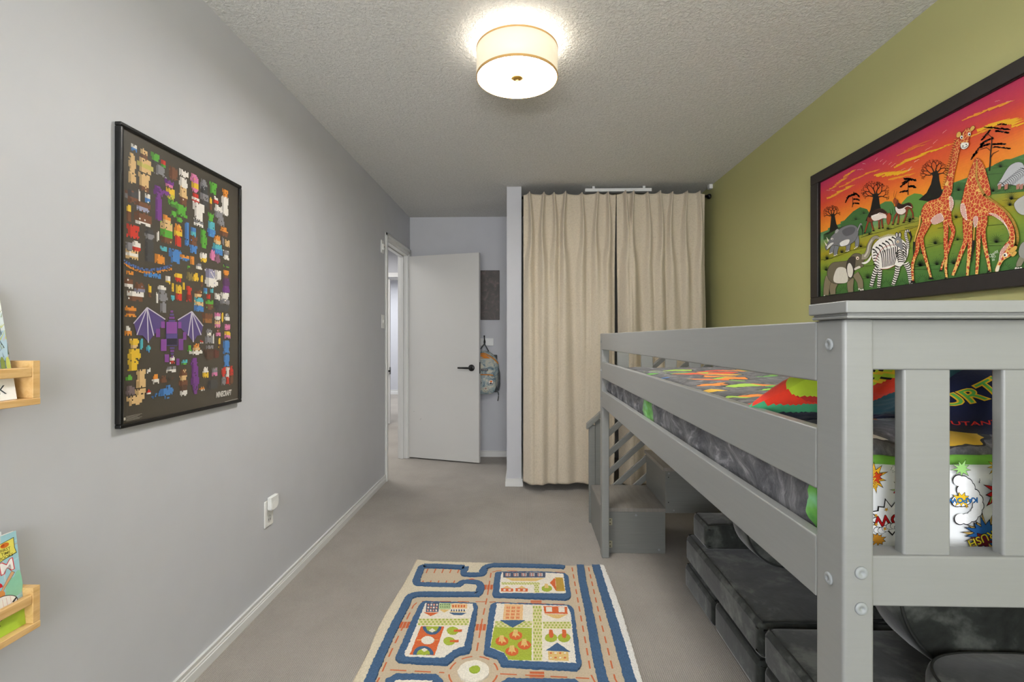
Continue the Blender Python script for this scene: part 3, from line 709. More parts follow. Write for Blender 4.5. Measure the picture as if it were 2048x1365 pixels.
def pillow_word(txt, cu, cv_, size, col, rot, bold=0, off=.001, sx=1, shear=.0):
    mb_ = MB(); c_ = hx(col)
    for t_ in lettering(txt, 1.0, bold):
        T_ = [Vector((*p, 0)) for p in t_]; tris = [T_]
        for _ in range(2):
            nn = []
            for a_, b_, d_ in tris:
                ab, bd, da = (a_+b_)/2, (b_+d_)/2, (d_+a_)/2; nn += [(a_, ab, da), (ab, b_, bd), (da, bd, d_), (ab, bd, da)]
            tris = nn
        for tr_ in tris:
            q = []
            for p in tr_:
                x, y = (p.x*sx+p.y*shear)*size, p.y*size; X_, Y_ = x*math.cos(rot)-y*math.sin(rot), x*math.sin(rot)+y*math.cos(rot)
                q.append(f2(cu+X_/.62, cv_+Y_/.37, off))
            mb_.face(q, 0, c_)
    return obj('lettering', mb_, M['print'], p2)
pillow_word('TURTLES', .105, .57, .042, '#e8b92e', .5, .05, .0012, 1.0, .1); pillow_word('TURTLES', .105, .57, .042, '#5fae4e', .5, .0, .0018, 1.0, .1)
pillow_word('MUTANT NINJA', .125, .40, .0165, '#cf3434', .45, .012, .0015)
pillow_word('MUTANT', .045, .80, .020, '#7cc653', -2.75, .02, .0015, 1.2)
# ------------------------------------------------------------------ ceiling lamp
lx, ly, lr = -.032, 2.035, .169; zb, zt = 2.283, 2.402
lamp = thing('ceiling_light', 'round cream drum ceiling light, switched on', 'ceiling light', (lx, ly, CZ))
def ring(r0, r1, z0, z1): return MB().lathe([(r0, z0), (r1, z0), (r1, z1), (r0, z1), (r0, z0)], (lx, ly, 0), 'z', 96, smooth=False, cap=False)
obj('lamp_shade', MB().lathe([(lr-.0012, zb+.004), (lr, zb+.004), (lr, zt-.004), (lr-.0012, zt-.004), (lr-.0012, zb+.004)], (lx, ly, 0), 'z', 96, cap=False), M['shade'], lamp)
rim = plain('tan_rim_binding', '#cfa465', .5, .2)
obj('shade_rim', ring(lr-.003, lr+.0012, zb-.001, zb+.008), rim, lamp); obj('shade_rim', ring(lr-.003, lr+.0012, zt-.007, zt), rim, lamp)
obj('diffuser', MB().lathe([(0, zb+.004), (lr-.004, zb+.004), (lr-.004, zb+.0045)], (lx, ly, 0), 'z', 96, cap=False), M['diffuser'], lamp)
obj('diffuser_light_block', MB().lathe([(0, zb+.0055), (lr-.004, zb+.0055), (lr-.004, zb+.011), (0, zb+.011)], (lx, ly, 0), 'z', 96), M['plastic'], lamp)  # unseen opaque disc added to keep the diffuser's glow off the ceiling
obj('finial', MB().lathe([(0, zb-.012), (.003, zb-.0115), (.0045, zb-.009), (.0045, zb-.004), (.012, zb-.004), (.025, zb-.002), (.026, zb+.0038)], (lx, ly, 0), 'z', 40), M['gold'], lamp)
obj('mounting_plate', MB().lathe([(0, CZ), (.06, CZ), (.06, CZ-.012), (.01, CZ-.016), (.01, zb+.01)], (lx, ly, 0), 'z', 40), M['white'], lamp)
for k in range(3):
    a = k*2.094; obj('shade_arm', MB().tube([(lx+.01*math.cos(a), ly+.01*math.sin(a), zt-.002), (lx+(lr-.001)*math.cos(a), ly+(lr-.001)*math.sin(a), zt-.002)], .0018, 6), M['gold'], lamp)
bl = bpy.data.lights.new('bulb', 'POINT'); bl.energy = .7; bl.color = (1, .93, .83); bl.shadow_soft_size = .03
for k in range(3):
    o = bpy.data.objects.new('bulb_glow', bl); COL.objects.link(o); o.parent = lamp; o.location = (.085*math.cos(k*2.094+.5), .085*math.sin(k*2.094+.5), -.075)
# ------------------------------------------------------------------ closet: rod, curtains, ceiling bar
rod = thing('curtain_rod', 'black curtain rod with round end near the green wall', 'curtain rod', (1.47, 3.955, 2.32))
pr_ = onY(1418, 393, 3.955)
obj('rod', MB().tube([(PX1+.002, 3.955, pr_.z), (.7, 3.955, pr_.z), (pr_.x-.01, 3.955, pr_.z)], .011, 16), M['black'], rod)
obj('rod_end', MB().lathe([(0, -.012), (.016, -.012), (.021, -.004), (.021, .008), (.015, .014), (0, .016)], (pr_.x, 3.955, pr_.z), 'x', 24), M['black'], rod)
bar0, bar1 = onY(1170, 383, 3.99), onY(1303, 380, 3.99)
cb = thing('ceiling_bar', 'slim white bar mounted on the ceiling above the beige curtains', 'light bar', (.75, 4.0, 2.42))
obj('housing', MB().box(bar0.x, bar1.x, 3.98, 4.03, 2.392, 2.418), M['plastic'], cb, bevel=.002)
for x in (bar0.x+.06, bar1.x-.07): obj('bracket', MB().box(x, x+.02, 3.99, 4.02, 2.418, CZ), M['white'], cb)
struct('trim_4', MB().box(RX-.028, RX-.001, 3.96, 4.0, 2.405, CZ), M['white'], 'small white trim end where the closet opening meets the green wall')
def curtain(label, xl, xr, pleats, seed, xbl, xbr):
    rnd = random.Random(seed); Yc = 3.925; zt_, zb_ = 2.352, .052
    pl_ = [(p, rnd.uniform(.7, 1.15), rnd.choice((-1, 1))) for p in pleats]
    bots = [(xbl+(xbr-xbl)*(i+.5+rnd.uniform(-.22, .22))/6.3, rnd.uniform(.10, .16), rnd.uniform(.45, .95)) for i in range(7)]
    def fn(u, v_):
        z = zt_+(zb_-zt_)*v_; f = min(1, v_*2.6)          # f: 0 at the heading, 1 lower down
        x = (xl+(xr-xl)*u)*(1-v_)+(xbl+(xbr-xbl)*u)*v_
        xt = xl+(xr-xl)*u; d = 0; topz = 0
        for p, a, sd in pl_:
            sh = sd*.016*math.sin(min(v_, .25)*12)
            w_ = .0095+.030*f; q = abs(xt-p-sh)/w_; g = math.exp(-q*q*(1.1 if f < .5 else .8)); d += a*(.052+.022*f)*g
            topz += .012*math.exp(-((xt-p)/.02)**2)
            if v_ > .05: d -= .006*f*math.exp(-((xt-p-.045*sd)/.012)**2)
        lo = sum(a*h_*math.exp(-((x-c)/(.040+.018*h_))**2) for c, a, h_ in bots)
        k = max(0, min(1, (v_-.25)/.6)); d = d*(1-.40*k)+lo*k*.85
        n_ = noise.noise(Vector((x*9, z*1.1, seed)))*.010*(.3+f)+noise.noise(Vector((x*30, z*2.5, seed+3)))*.0022
        if v_ < .045: d += .0015                           # heading tape
        if .045 < v_ < .052: d -= .0012
        if .975 < v_ < .98: d -= .0015
        return (x, Yc-d-n_, z+topz*(1-min(1, v_*40))+.004*math.sin(xt*25)*(1-min(1, v_*30)))
    t_ = thing('curtain', label, 'curtain', (xl, Yc, FZ), 'beige curtains across the closet')
    o = obj('panel', MB().grid(fn, 340, 150), M['curtain'], t_); md = o.modifiers.new('solid', 'SOLIDIFY'); md.thickness = .0025; md.offset = 1
    hk_ = []
    for i, p in enumerate(pleats):
        obj('curtain_hook', MB().tube([(p, 3.93, 2.31), (p, 3.945, 2.335), (p, 3.958, 2.341), (p, 3.966, 2.33)], .0015, 5), M['black'], t_)
def cx_(px): return onY(px, 390, 3.9).x
curtain('left beige linen curtain panel hanging beside the wall end', cx_(1047), cx_(1233), [cx_(p) for p in (1059, 1088, 1108, 1131, 1164, 1196, 1216)], 11, cx_(1046.5), cx_(1223))
curtain('right beige linen curtain panel hanging beside the green wall', cx_(1234.2), cx_(1412), [cx_(p) for p in (1250, 1266.5, 1295.5, 1320, 1345, 1374, 1399)], 23, cx_(1238), cx_(1408))
# clothes just visible in the dark closet
# ------------------------------------------------------------------ velvet play sofa under the bed
def cushion(mb, x0, x1, y0, y1, z0, z1, r=.022, puff=.006): return rbox_into(mb, x0, x1, y0, y1, z0, z1, r, 3, puff=puff)
def pad(name, label, x0, x1, y0, y1, z0, z1, cat='sofa cushion', group='velvet play sofa pieces under the loft bed', r=.022, pip=True):
    t_ = thing(name, label, cat, (x0, y0, z0), group); mb_ = MB(); cushion(mb_, x0, x1, y0, y1, z0, z1, r)
    wnorm(obj('velvet_cover', mb_, M['velvet'], t_))
    if pip:
        q = r*.55; z = z1-q*.35; pts = [(x0+q, y0+.03, z), (x0+q*.6, (y0+y1)/2, z+.001), (x0+q, y1-.03, z)]
        ring_ = []
        for (ax, ay, sx_, sy_) in ((x0+q, y0+q, 1, 1), (x1-q, y0+q, -1, 1), (x1-q, y1-q, -1, -1), (x0+q, y1-q, 1, -1)):
            ring_.append((ax, ay))
        loop = []
        for i in range(4):
            a_, b_ = ring_[i], ring_[(i+1) % 4]
            for k in range(10): loop.append((a_[0]+(b_[0]-a_[0])*k/10, a_[1]+(b_[1]-a_[1])*k/10, z+.0015*math.sin(k*2.1+i)))
        loop.append(loop[0]); obj('piping', MB().tube(loop, .0035, 6), M['piping'], t_)
    return t_
pad('foam_mat', 'dark velvet base pad at the foot end, lowest of its stack, darker panel', .783, 1.49, 2.054, 2.415, FZ, .100)
pad('foam_mat', 'lighter velvet base pad beside the rug corner, lowest of the far stack', .786, 1.49, 1.665, 2.048, FZ, .110)
pad('floor_cushion', 'long dark velvet seat pad lying on two base pads under the bed', .787, 1.495, 1.655, 2.420, .112, .242, r=.03)
pad('cushion_block', 'square dark velvet block standing on the far end of the seat pad', .812, 1.30, 2.205, 2.385, .245, .360, r=.022)
pad('foam_mat', 'velvet base pad nearest the camera behind the bed post', .790, 1.495, .93, 1.640, FZ, .120)
pad('floor_cushion', 'velvet seat pad nearest the camera, on top of the near base pad', .783, 1.495, .90, 1.632, .123, .252, r=.03)
def bolster(label, cx, y0, y1, cz, R_, tilt=0):
    t_ = thing('round_cushion', label, 'sofa cushion', (cx, y0, cz-R_), 'velvet play sofa pieces under the loft bed')
    prof = [(0, y0-.004), (R_*.6, y0-.003), (R_*.90, y0), (R_*.975, y0+.006), (R_, y0+.02), (R_*1.01, (y0+y1)/2), (R_, y1-.02), (R_*.96, y1-.004), (R_*.6, y1), (0, y1+.002)]
    obj('velvet_cover', MB().lathe(prof, (cx, 0, cz), 'y', 64), M['velvet'], t_)
    pp = [(cx+R_*.965*math.cos(a), y0+.002, cz+R_*.965*math.sin(a)) for a in [i*2*math.pi/48 for i in range(49)]]
    obj('piping', MB().tube(pp, .004, 6), M['piping'], t_); return t_
bolster('upright round velvet cushion leaning at the far velvet block', 1.088, 2.045, 2.195, .418, .174)
bolster('round velvet cushion half hidden behind the near bed post', 1.172, 1.66, 1.80, .426, .178)
bolster('big dark velvet disc standing beneath the headboard, near the green wall', 1.262, 1.36, 1.50, .508, .243)
t = thing('rounded_cushion', 'velvet cushion with broad round end lying lowest right beneath the headboard', 'sofa cushion', (1.2, 1.15, .255), 'velvet play sofa pieces under the loft bed')
def rcush(z): pass
cxx, cyy, RR = 1.245, 1.125, .350
mb = MB(); seg = 64; prof = [(0, .260), (.93, .260), (.985, .268), (1.0, .285), (1.0, .335), (.985, .352), (.93, .362), (.6, .366), (0, .368)]
n0 = len(mb.v)
for r, z in prof:
    for i in range(seg):
        a = 2*math.pi*i/seg; c_, s_ = math.cos(a), math.sin(a)
        x = cxx+math.copysign(abs(c_)**.62, c_)*RR*r*.72; y = cyy+math.copysign(abs(s_)**.72, s_)*RR*r*.62
        mb.v.append((x, y, z))
for j in range(len(prof)-1):
    for i in range(seg): a, b_ = n0+j*seg+i, n0+j*seg+(i+1) % seg; mb.f.append((a, b_, b_+seg, a+seg)); mb.m.append(0); mb.c.append((1, 1, 1)); mb.sm.append(True)
obj('velvet_cover', mb, M['velvet'], t)
pp = []
for i in range(seg+1):
    a = 2*math.pi*i/seg; c_, s_ = math.cos(a), math.sin(a)
    pp.append((cxx+math.copysign(abs(c_)**.62, c_)*RR*.955*.72, cyy+math.copysign(abs(s_)**.72, s_)*RR*.955*.62, .3595))
obj('piping', MB().tube(pp, .0035, 6), M['piping'], t)
# ------------------------------------------------------------------ pine book ledges with books
def ledge(label, z0, zt_, grp='pine book ledges on the left wall'):
    Xf, Y0, Y1, th = -1.100, .36, 1.079, .0166
    t_ = thing('book_ledge', label, 'shelf', (LX, Y0, z0), grp)
    for ya, yb in ((Y1-th, Y1), (Y0, Y0+th)): obj('end_panel', MB().box(LX+.0005, Xf, ya, yb, z0+.0152, zt_), M['pine'], t_, bevel=.0012)
    obj('bottom_board', MB().box(LX+.0005, Xf+.001, Y0, Y1, z0, z0+.015), M['pine'], t_, bevel=.0015)
    obj('front_rail', MB().box(Xf-.013, Xf-.001, Y0+th, Y1-th, zt_-.036, zt_-.0145), M['pine'], t_, bevel=.0025)
    return z0+.0152
za = ledge('upper pine book ledge on the left wall', 1.050, 1.149)
zb2 = ledge('lower pine book ledge on the left wall', .545, .640)
def book(label, zf, h, yR, wdt, xb, xt_, th, covers, thing_name='picture_book', page=True, extra=None):
    t_ = thing(thing_name, label, 'book', (xb, yR-wdt, zf), 'books standing on the pine ledges')
    up = Vector((xt_-xb, 0, h)); up.normalize(); nr = Vector((up.z, 0, -up.x))     # faces into the room
    O = Vector((xb, yR, zf+.0004)); L_ = h/up.z
    def P(u, v_, d=0): return O+Vector((0, -u, 0))+up*v_+nr*d                     # u: away from right edge
    mbk = MB(); 
    mbk.prism([P(0, 0, 0), P(wdt, 0, 0), P(wdt, L_, 0), P(0, L_, 0)], nr*-.0012); mbk.prism([P(0, 0, -th), P(wdt, 0, -th), P(wdt, L_, -th), P(0, L_, -th)], nr*-.0012)
    obj('cover', mbk, plain('book_board', '#e7e6e0', .5), t_)
    obj('pages', MB().prism([P(.002, .002, -.0013), P(wdt, .002, -.0013), P(wdt, L_-.002, -.0013), P(.002, L_-.002, -.0013)], nr*-(th-.0014)), plain('book_pages', '#f1efe8', .8), t_)
    A_ = Art(lambda u, v_: P(u, v_, .0001), nr, .00002); covers(A_, wdt, L_)
    obj('cover_art', A_.mb, M['paint'], t_)
    return t_
def cov1(A_, w_, h_):
    A_.poly([(0, 0), (w_, 0), (w_, h_), (0, h_)], '#dfe9ee')
    A_.poly([(0, h_*.78), (w_, h_*.78), (w_, h_), (0, h_)], '#f4f6f5'); A_.poly([(0, .06), (w_, .06), (w_, h_*.55), (0, h_*.62)], '#b9d3e4')
    rnd = random.Random(4)
    for i in range(70):
        x, y = rnd.uniform(0, .06), rnd.uniform(.07, h_*.75)
        c_ = rnd.choice(('#8b9a62', '#5d6b58', '#c9cf7a', '#7d8f9e', '#4f5a60', '#a9b8a0', '#d8c2c4'))
        a = rnd.uniform(.6, 2.6); l = rnd.uniform(.01, .03); x1_, y1_ = x+l*math.cos(a), y+l*math.sin(a)
        x1_ = max(0, x1_); y1_ = min(h_, y1_)
        A_.stroke([(x, y), (x1_, y1_)], .0022, c_, w1=.0004)
    for i in range(5): A_.ell(.006+i*.011, .075, .0045, .020, ('#c8cf6b', '#8c9c4c')[i % 2], n=14)
    A_.poly([(0, 0), (w_, 0), (w_, .052), (0, .052)], '#fbfbfa'); A_.poly([(0, .052), (w_, .052), (w_, .060), (0, .060)], '#8f9c57')
    art_text(A_, 'K', .028, .022, .028, '#33424a', 0, False, sx=-1)
def cov2(A_, w_, h_):
    A_.poly([(0, 0), (w_, 0), (w_, h_), (0, h_)], '#a6d3de')
    for k in range(5): A_.stroke([(0, h_*.9-.04*k), (w_, h_*.86-.04*k)], .0007, '#cfe4ea')
    A_.stroke([(.030, 0), (.034, h_)], .0028, '#cdd5d6'); A_.stroke([(0, h_-.028), (w_, h_-.034)], .0018, '#c2b8ac')
    A_.poly(sp([(0, .075), (.0, .118), (.008, .121), (.014, .112), (.020, .112), (.026, .104), (.03, .104), (.033, .09), (.03, .07)], 3), '#92cdb0')
    A_.poly([(0, 0), (w_, 0), (w_, .044), (0, .044)], '#b7d84a'); A_.poly([(0, .044), (w_, .044), (w_, .058), (0, .062)], '#d8c9b2')
    A_.stroke([(.05, .024), (.06, .028)], .002, '#222222')
    A_.poly([(.006, h_-.012), (.047, h_-.018), (.050, h_-.058), (.028, h_-.052), (.003, h_-.048), (.006, h_-.035)], '#3a3a26'); A_.poly([(.0072, h_-.0135), (.046, h_-.019), (.049, h_-.056), (.028, h_-.0505), (.0045, h_-.0465), (.0072, h_-.035)], '#efe36a')
    A_.ell(.026, h_-.0225, .009, .0055, '#dd7a2c'); A_.ell(.030, h_-.0215, .004, .0028, '#c4511c')
    for i, w__ in enumerate(('FIRST', 'TIME', 'BOOKS')): art_text(A_, w__, .0255, h_-.0325-.0078*i, .0088, '#4a4618', 0, False, sx=-1.0, bold=.01)
    art_text(A_, 'M', .026, h_-.070, .034, '#d94a55', -4, False, sx=-1.15, bold=.06); art_text(A_, 'M', .026, h_-.070, .034, '#fdf8f5', -4, False, sx=-1.15, bold=.01)
    t0 = A_.t; A_.t = lambda u, v_: t0(u, v_-.014)
    A_.stroke([(.046, .101), (.032, .118), (.0145, .138)], .0040, '#6b4a30', w1=.0085); A_.stroke([(.046, .101), (.032, .118), (.0150, .1375)], .0030, '#e3b183', w1=.0072)
    A_.ell(.062, .116, .024, .017, '#d2232f', n=20, a0=0, a1=180); A_.ell(.058, .103, .017, .013, '#dc9450'); A_.ell(.043, .100, .008, .009, '#dc9450')
    A_.poly(sp([(.085, .066), (.085, .088), (.05, .097), (.03, .094), (.014, .083), (.012, .072), (.022, .062), (.04, .05), (.085, .04)], 4), '#3c3434'); A_.poly(sp([(.085, .066), (.085, .086), (.05, .0955), (.03, .0925), (.0155, .0825), (.0135, .0725), (.0235, .063), (.04, .0515), (.085, .041)], 4), '#f4f1ec')
    for k in range(6): A_.stroke([(.024+.008*k, .064+.001*k), (.026+.008*k, .090)], .0005, '#d27a80')
    A_.stroke([(.014, .080), (.022, .074)], .004, '#3a3a3a')
book('picture book with pale beach-grass cover on the upper ledge', za, .244, 1.044, .20, -1.1185, -1.160, .010, cov1)
book('picture book with light blue baseball cover and yellow note on the lower ledge', zb2, .208, 1.062, .20, -1.1165, -1.139, .006, cov2)
def cov3(A_, w_, h_): A_.poly([(0, 0), (w_, 0), (w_, h_), (0, h_)], '#eceff2')
book('plain white book standing behind the baseball book', zb2, .213, 1.043, .19, -1.133, -1.152, .008, cov3)
# ------------------------------------------------------------------ backpack hanging from the hook
hz_ = (h0.z+h1.z)/2
bp = thing('backpack', 'pale blue and grey marbled backpack with orange trim hanging on the hook rail', 'backpack', (HKX, BY-.10, .62))
cxb, wb = HKX-.012, .158
def bpf(u, v_):
    a = math.pi*u; z = .636+.438*v_; k = math.sin(math.pi*min(1, .08+v_*.92))
    if v_ < .5: prf = (1-(1-2*v_)**3.2*.45)
    else: prf = max(0, 1-((v_-.5)*2)**2.6)**.55
    hw = wb*(.96 if v_ < .5 else 1)*prf; d = .105*prf**.7*(1-.25*v_)
    x = cxb+.004+hw*math.cos(a)*(1); y = BY-.03-d*math.sin(a)**.75
    n_ = noise.noise(Vector((x*16, z*16, 2)))*.006
    return (x+.025*max(0, .5-v_)*0, y-n_, z)
m, nt, b = new_mat('marbled_blue_grey_nylon'); v = coords(nt); n = nz(nt, v, 14, 5, .6, 1.6); n2 = nz(nt, v, 4, 2)
lk(nt, ramp(nt, n.outputs[0], [(.36, hx('#5f7580')), (.46, hx('#93a4a8')), (.55, hx('#b9bcb0')), (.66, hx('#d0ccb8'))]), b.inputs['Base Color']); b.inputs['Roughness'].default_value = .6; bump(nt, b, n.outputs[0], .2, .01)
MAR = m
obj('main_bag', MB().grid(bpf, 48, 48), [MAR], bp)
bs_ = plain('dark_grey_webbing', '#4d5152', .8); orange = plain('orange_lining', '#d9862a', .7)
obj('back_panel', MB().box(cxb-wb*.9, cxb+wb*.9, BY-.045, BY-.03, .65, 1.03), bs_, bp, bevel=.01)
def on_bag(u, v_, d=.004): p = Vector(bpf(u, v_)); p.y -= d; return p
obj('zip_edge', MB().tube([on_bag(.07+.86*i/24, .70+.235*math.sin(math.pi*i/24), .004) for i in range(25)], .006, 8), orange, bp)
lin = MB(); top = [on_bag(.3+.4*i/12, .82+.10*math.sin(math.pi*i/12), .0045) for i in range(13)]; lin.face(top+[on_bag(.7-.4*i/6, .82, .0045) for i in range(7)]); obj('orange_panel', lin, orange, bp)
def pkt(u, v_):
    z = .642+.200*v_; w_ = .128*(1-abs(2*v_-1)**4*.35); a = math.pi*u
    return (cxb+.006+w_*math.cos(a), BY-.105-.045*(1-abs(2*v_-1)**3*.6)*math.sin(a)**.6-noise.noise(Vector((u*4, v_*4, 5)))*.004, z)
obj('front_pocket', MB().grid(pkt, 32, 20), [MAR], bp)
obj('pocket_zip', MB().tube([Vector(pkt(.08+.84*i/16, .93))+Vector((0, -.004, .008-.010*abs(i/8-1)**2)) for i in range(17)], .005, 8), orange, bp)
for sgn in (-1, 1):
    obj('shoulder_strap', MB().tube(smooth_path([(cxb+sgn*.035, BY-.05, 1.055), (cxb+sgn*.10, BY-.055, .98), (cxb+sgn*.152, BY-.06, .88), (cxb+sgn*.165, BY-.055, .76), (cxb+sgn*.15, BY-.05, .67)], 5), .012, 8, flat=.6), bs_, bp)
obj('hanging_loop', MB().tube([(cxb-.045, BY-.05, 1.065), (HKX-.012, BY-.058, hz_-.035), (HKX, BY-.062, hz_-.018), (HKX+.012, BY-.058, hz_-.035), (cxb+.055, BY-.05, 1.065)], .006, 6, flat=.6), bs_, bp)
obj('loose_strap', MB().tube(smooth_path([(cxb+.135, BY-.06, .68), (cxb+.155, BY-.062, .64), (cxb+.155, BY-.06, .60), (cxb+.148, BY-.06, .565)], 4), .006, 6, flat=.4), bs_, bp)
lb = Vector(bpf(.42, .56)); zz = .636+.438*.56
obj('label_patch', MB().box(cxb-.012, cxb+.054, lb.y-.006, lb.y+.03, zz-.010, zz+.012), M['black'], bp, bevel=.001)
A = Art(lambda x, z: (x, lb.y-.0062, z), (0, -1, 0)); art_text(A, 'DAKINE', cxb+.021, zz+.001, .0125, '#e8e6e0', 0, False, .01, 1.2); obj('lettering', A.mb, M['paint'], bp)
py = BY-.158
A = Art(lambda x, z: (x, py-.0012-.06*((x-cxb)**2)*0, z), (0, -1, 0))
A.poly(sp([(cxb+.060, .748), (cxb+.068, .780), (cxb+.092, .789), (cxb+.112, .773), (cxb+.104, .746), (cxb+.082, .736)]), '#1a1a1a'); A.poly(sp([(cxb+.063, .749), (cxb+.070, .778), (cxb+.092, .786), (cxb+.109, .772), (cxb+.102, .748), (cxb+.082, .739)]), '#e9e7e0')
A.ell(cxb+.088, .770, .014, .009, '#e8781f'); A.poly([(cxb+.067, .749), (cxb+.084, .760), (cxb+.104, .751), (cxb+.082, .742)], '#2a1d18')
A.ell(cxb+.035, .700, .026, .024, '#22262a'); A.ell(cxb+.035, .700, .024, .022, '#c9ccbb'); 
for a in range(6): A.stroke([(cxb+.035, .700), (cxb+.035+.019*math.cos(a*1.05), .700+.017*math.sin(a*1.05))], .0035, ('#3d4a50', '#b5482c')[a % 2])
A.stroke([(cxb-.045, .755), (cxb-.025, .775), (cxb-.005, .760), (cxb-.02, .735), (cxb-.045, .73)], .004, '#23282c'); A.stroke([(cxb-.035, .72), (cxb-.01, .715), (cxb-.015, .74)], .003, '#f0efe8')
pz = obj('sewn_patches', A.mb, M['paint'], bp)
# ------------------------------------------------------------------ framed safari painting on the green wall
pt_ = thing('framed_painting', 'large framed safari painting with giraffes and zebra at orange sunset', 'painting', (RX, 1.8, 1.37))
FY0, FY1, FZ0, FZ1 = 1.36, 2.572, 1.355, 2.040
fw = .062
def frame_bar(ya, yb, za_, zb_): return obj('frame_bar', MB().box(RX-.030, RX, ya, yb, za_, zb_), M['darkframe'], pt_, bevel=.003)
frame_bar(FY0, FY1, FZ1-fw*.83, FZ1); frame_bar(FY0, FY1, FZ0, FZ0+fw*.83); frame_bar(FY1-fw, FY1, FZ0+fw*.83, FZ1-fw*.83); frame_bar(FY0, FY0+fw, FZ0+fw*.83, FZ1-fw*.83)
CYa, CYb, CZa, CZb = FY0+fw+.004, FY1-fw-.004, FZ0+fw*.83+.003, FZ1-fw*.83-.003
lip = MB()
for a in ((CYa-.004, CYb+.004, CZb, CZb+.003), (CYa-.004, CYb+.004, CZa-.003, CZa), (CYb, CYb+.004, CZa, CZb), (CYa-.004, CYa, CZa, CZb)): lip.box(RX-.024, RX-.001, *a)
obj('inner_slip', lip, M['black'], pt_)
PXp = RX-.016
canvas = MB(); canvas.box(PXp, RX-.002, CYa, CYb, CZa, CZb)
A = Art(lambda px, py: onX(px, py, PXp), (-1, 0, 0), .000007); A.mb = canvas; A.lay = 1
def g5(*P): return [(1620+x/6.826, 220+y/6.826) for x, y in P]
def g6(*P): return [(1630+x/6.5, 400+y/6.5) for x, y in P]
def g7(*P): return [(1810+x/6.824, 200+y/6.824) for x, y in P]
def g8(*P): return [(1810+x/6.5, 390+y/6.5) for x, y in P]
def g1(*P): return [(1620+x/2.729, 120+y/2.729) for x, y in P]
K = 6.5
# sky and ground washes
def lerpc(stops, t):
    for (a, ca), (b_, cb_) in zip(stops, stops[1:]):
        if t <= b_: f = max(0, min(1, (t-a)/(b_-a))); ca, cb_ = hx(ca), hx(cb_); return tuple(ca[i]+(cb_[i]-ca[i])*f for i in range(3))
    return hx(stops[-1][1])
skyr = [(1.70, '#f0a02c'), (1.76, '#ee8c28'), (1.82, '#e36a28'), (1.88, '#d64a30'), (1.935, '#c4364a'), (1.99, '#b62e58')]
gr = [(1.40, '#3f6e34'), (1.46, '#4f7d37'), (1.52, '#6d8c33'), (1.57, '#8a9a2e'), (1.62, '#a69a22'), (1.66, '#8c9a3e'), (1.70, '#6f9f72'), (1.74, '#4c7c44')]
def wash(u, v_):
    y = CYa+(CYb-CYa)*u; z = CZa+(CZb-CZa)*v_; n_ = noise.noise(Vector((y*3, z*22, 1)))*.016
    hor = 1.738+.012*math.sin(y*9)
    return lerpc(skyr, z+n_) if z > hor else lerpc(gr, z+n_*.8)
for j in range(64):
    for i in range(90):
        u0, u1, v0, v1 = i/90, (i+1)/90, j/64, (j+1)/64
        q = [Vector((PXp-.000005, CYa+(CYb-CYa)*a, CZa+(CZb-CZa)*b_)) for a, b_ in ((u0, v0), (u0, v1), (u1, v1), (u1, v0))]
        canvas.face(q, 1, wash((u0+u1)/2, (v0+v1)/2))
R_ = random.Random(5)
def cloud(pts, w, col):
    for (x0, y0), (x1, y1) in zip(pts, pts[1:]):
        for k in range(7):
            t = k/6; x, y = x0+(x1-x0)*t+R_.uniform(-1, 1), y0+(y1-y0)*t+R_.uniform(-.8, .8)*w*.4
            l = w*R_.uniform(1.2, 2.2); sl = -.38
            A.stroke([(x-l, y-l*sl), (x, y), (x+l, y+l*sl)], w*R_.uniform(.35, .8), col, m=1, w1=.3)
for P, w_, c_ in ((g5((310, 1060), (450, 960), (520, 880), (600, 820)), 3.5, '#e39a2c'), (g5((290, 1190), (420, 1110), (560, 1040)), 4.5, '#e8a52a'), (g5((450, 1040), (640, 930), (800, 860), (930, 820)), 3.5, '#e58f2a'),
                  (g5((950, 880), (1100, 870), (1250, 860), (1340, 820)), 6, '#eab022'), (g5((1210, 760), (1340, 680), (1480, 640), (1570, 600)), 5, '#e9a526'), (g5((1120, 940), (1200, 930), (1400, 870)), 4, '#e99a26'),
                  (g5((1220, 620), (1380, 540), (1560, 470)), 3.5, '#dd7c2c'), (g7((20, 850), (180, 780), (300, 720), (640, 600)), 5, '#eab022'), (g7((20, 700), (160, 620), (330, 560)), 3.5, '#d86a34'),
                  (g7((830, 260), (1000, 190), (1200, 110), (1430, 30)), 5, '#e5962c'), (g7((1090, 390), (1220, 320), (1450, 270), (1600, 320)), 8, '#edb424'), (g7((960, 480), (1100, 420), (1300, 350)), 5, '#e79a2a')): cloud(P, w_, c_)
for P in (g5((890, 700), (930, 655)), g5((960, 710), (1005, 680)), g5((1000, 745), (1055, 695)), g5((1080, 750), (1125, 715)), g5((1110, 780), (1180, 730)), g5((720, 735), (765, 742)), g5((650, 820), (735, 815)), g5((230, 1098), (275, 1104)), g5((300, 1100), (345, 1108)), g5((1340, 830), (1400, 770)), g5((1250, 825), (1310, 800)), g5((1430, 715), (1500, 680)), g7((280, 690), (380, 640)), g7((390, 600), (455, 545)), g7((520, 455), (580, 410)), g7((55, 970), (100, 920)), g7((1235, 25), (1305, 10)), g7((1385, 30), (1480, 15)), g7((130, 850), (200, 815))):
    (x0, y0), (x1, y1) = P; A.stroke([(x0, y0), ((x0*2+x1)/3, (y0*2+y1)/3-1), ((x0+x1)/2, (y0+y1)/2), ((x0+x1*2)/3, (y0+y1*2)/3-1.6), (x1, y1)], .5, '#f3d9d0', m=1, w1=.25)
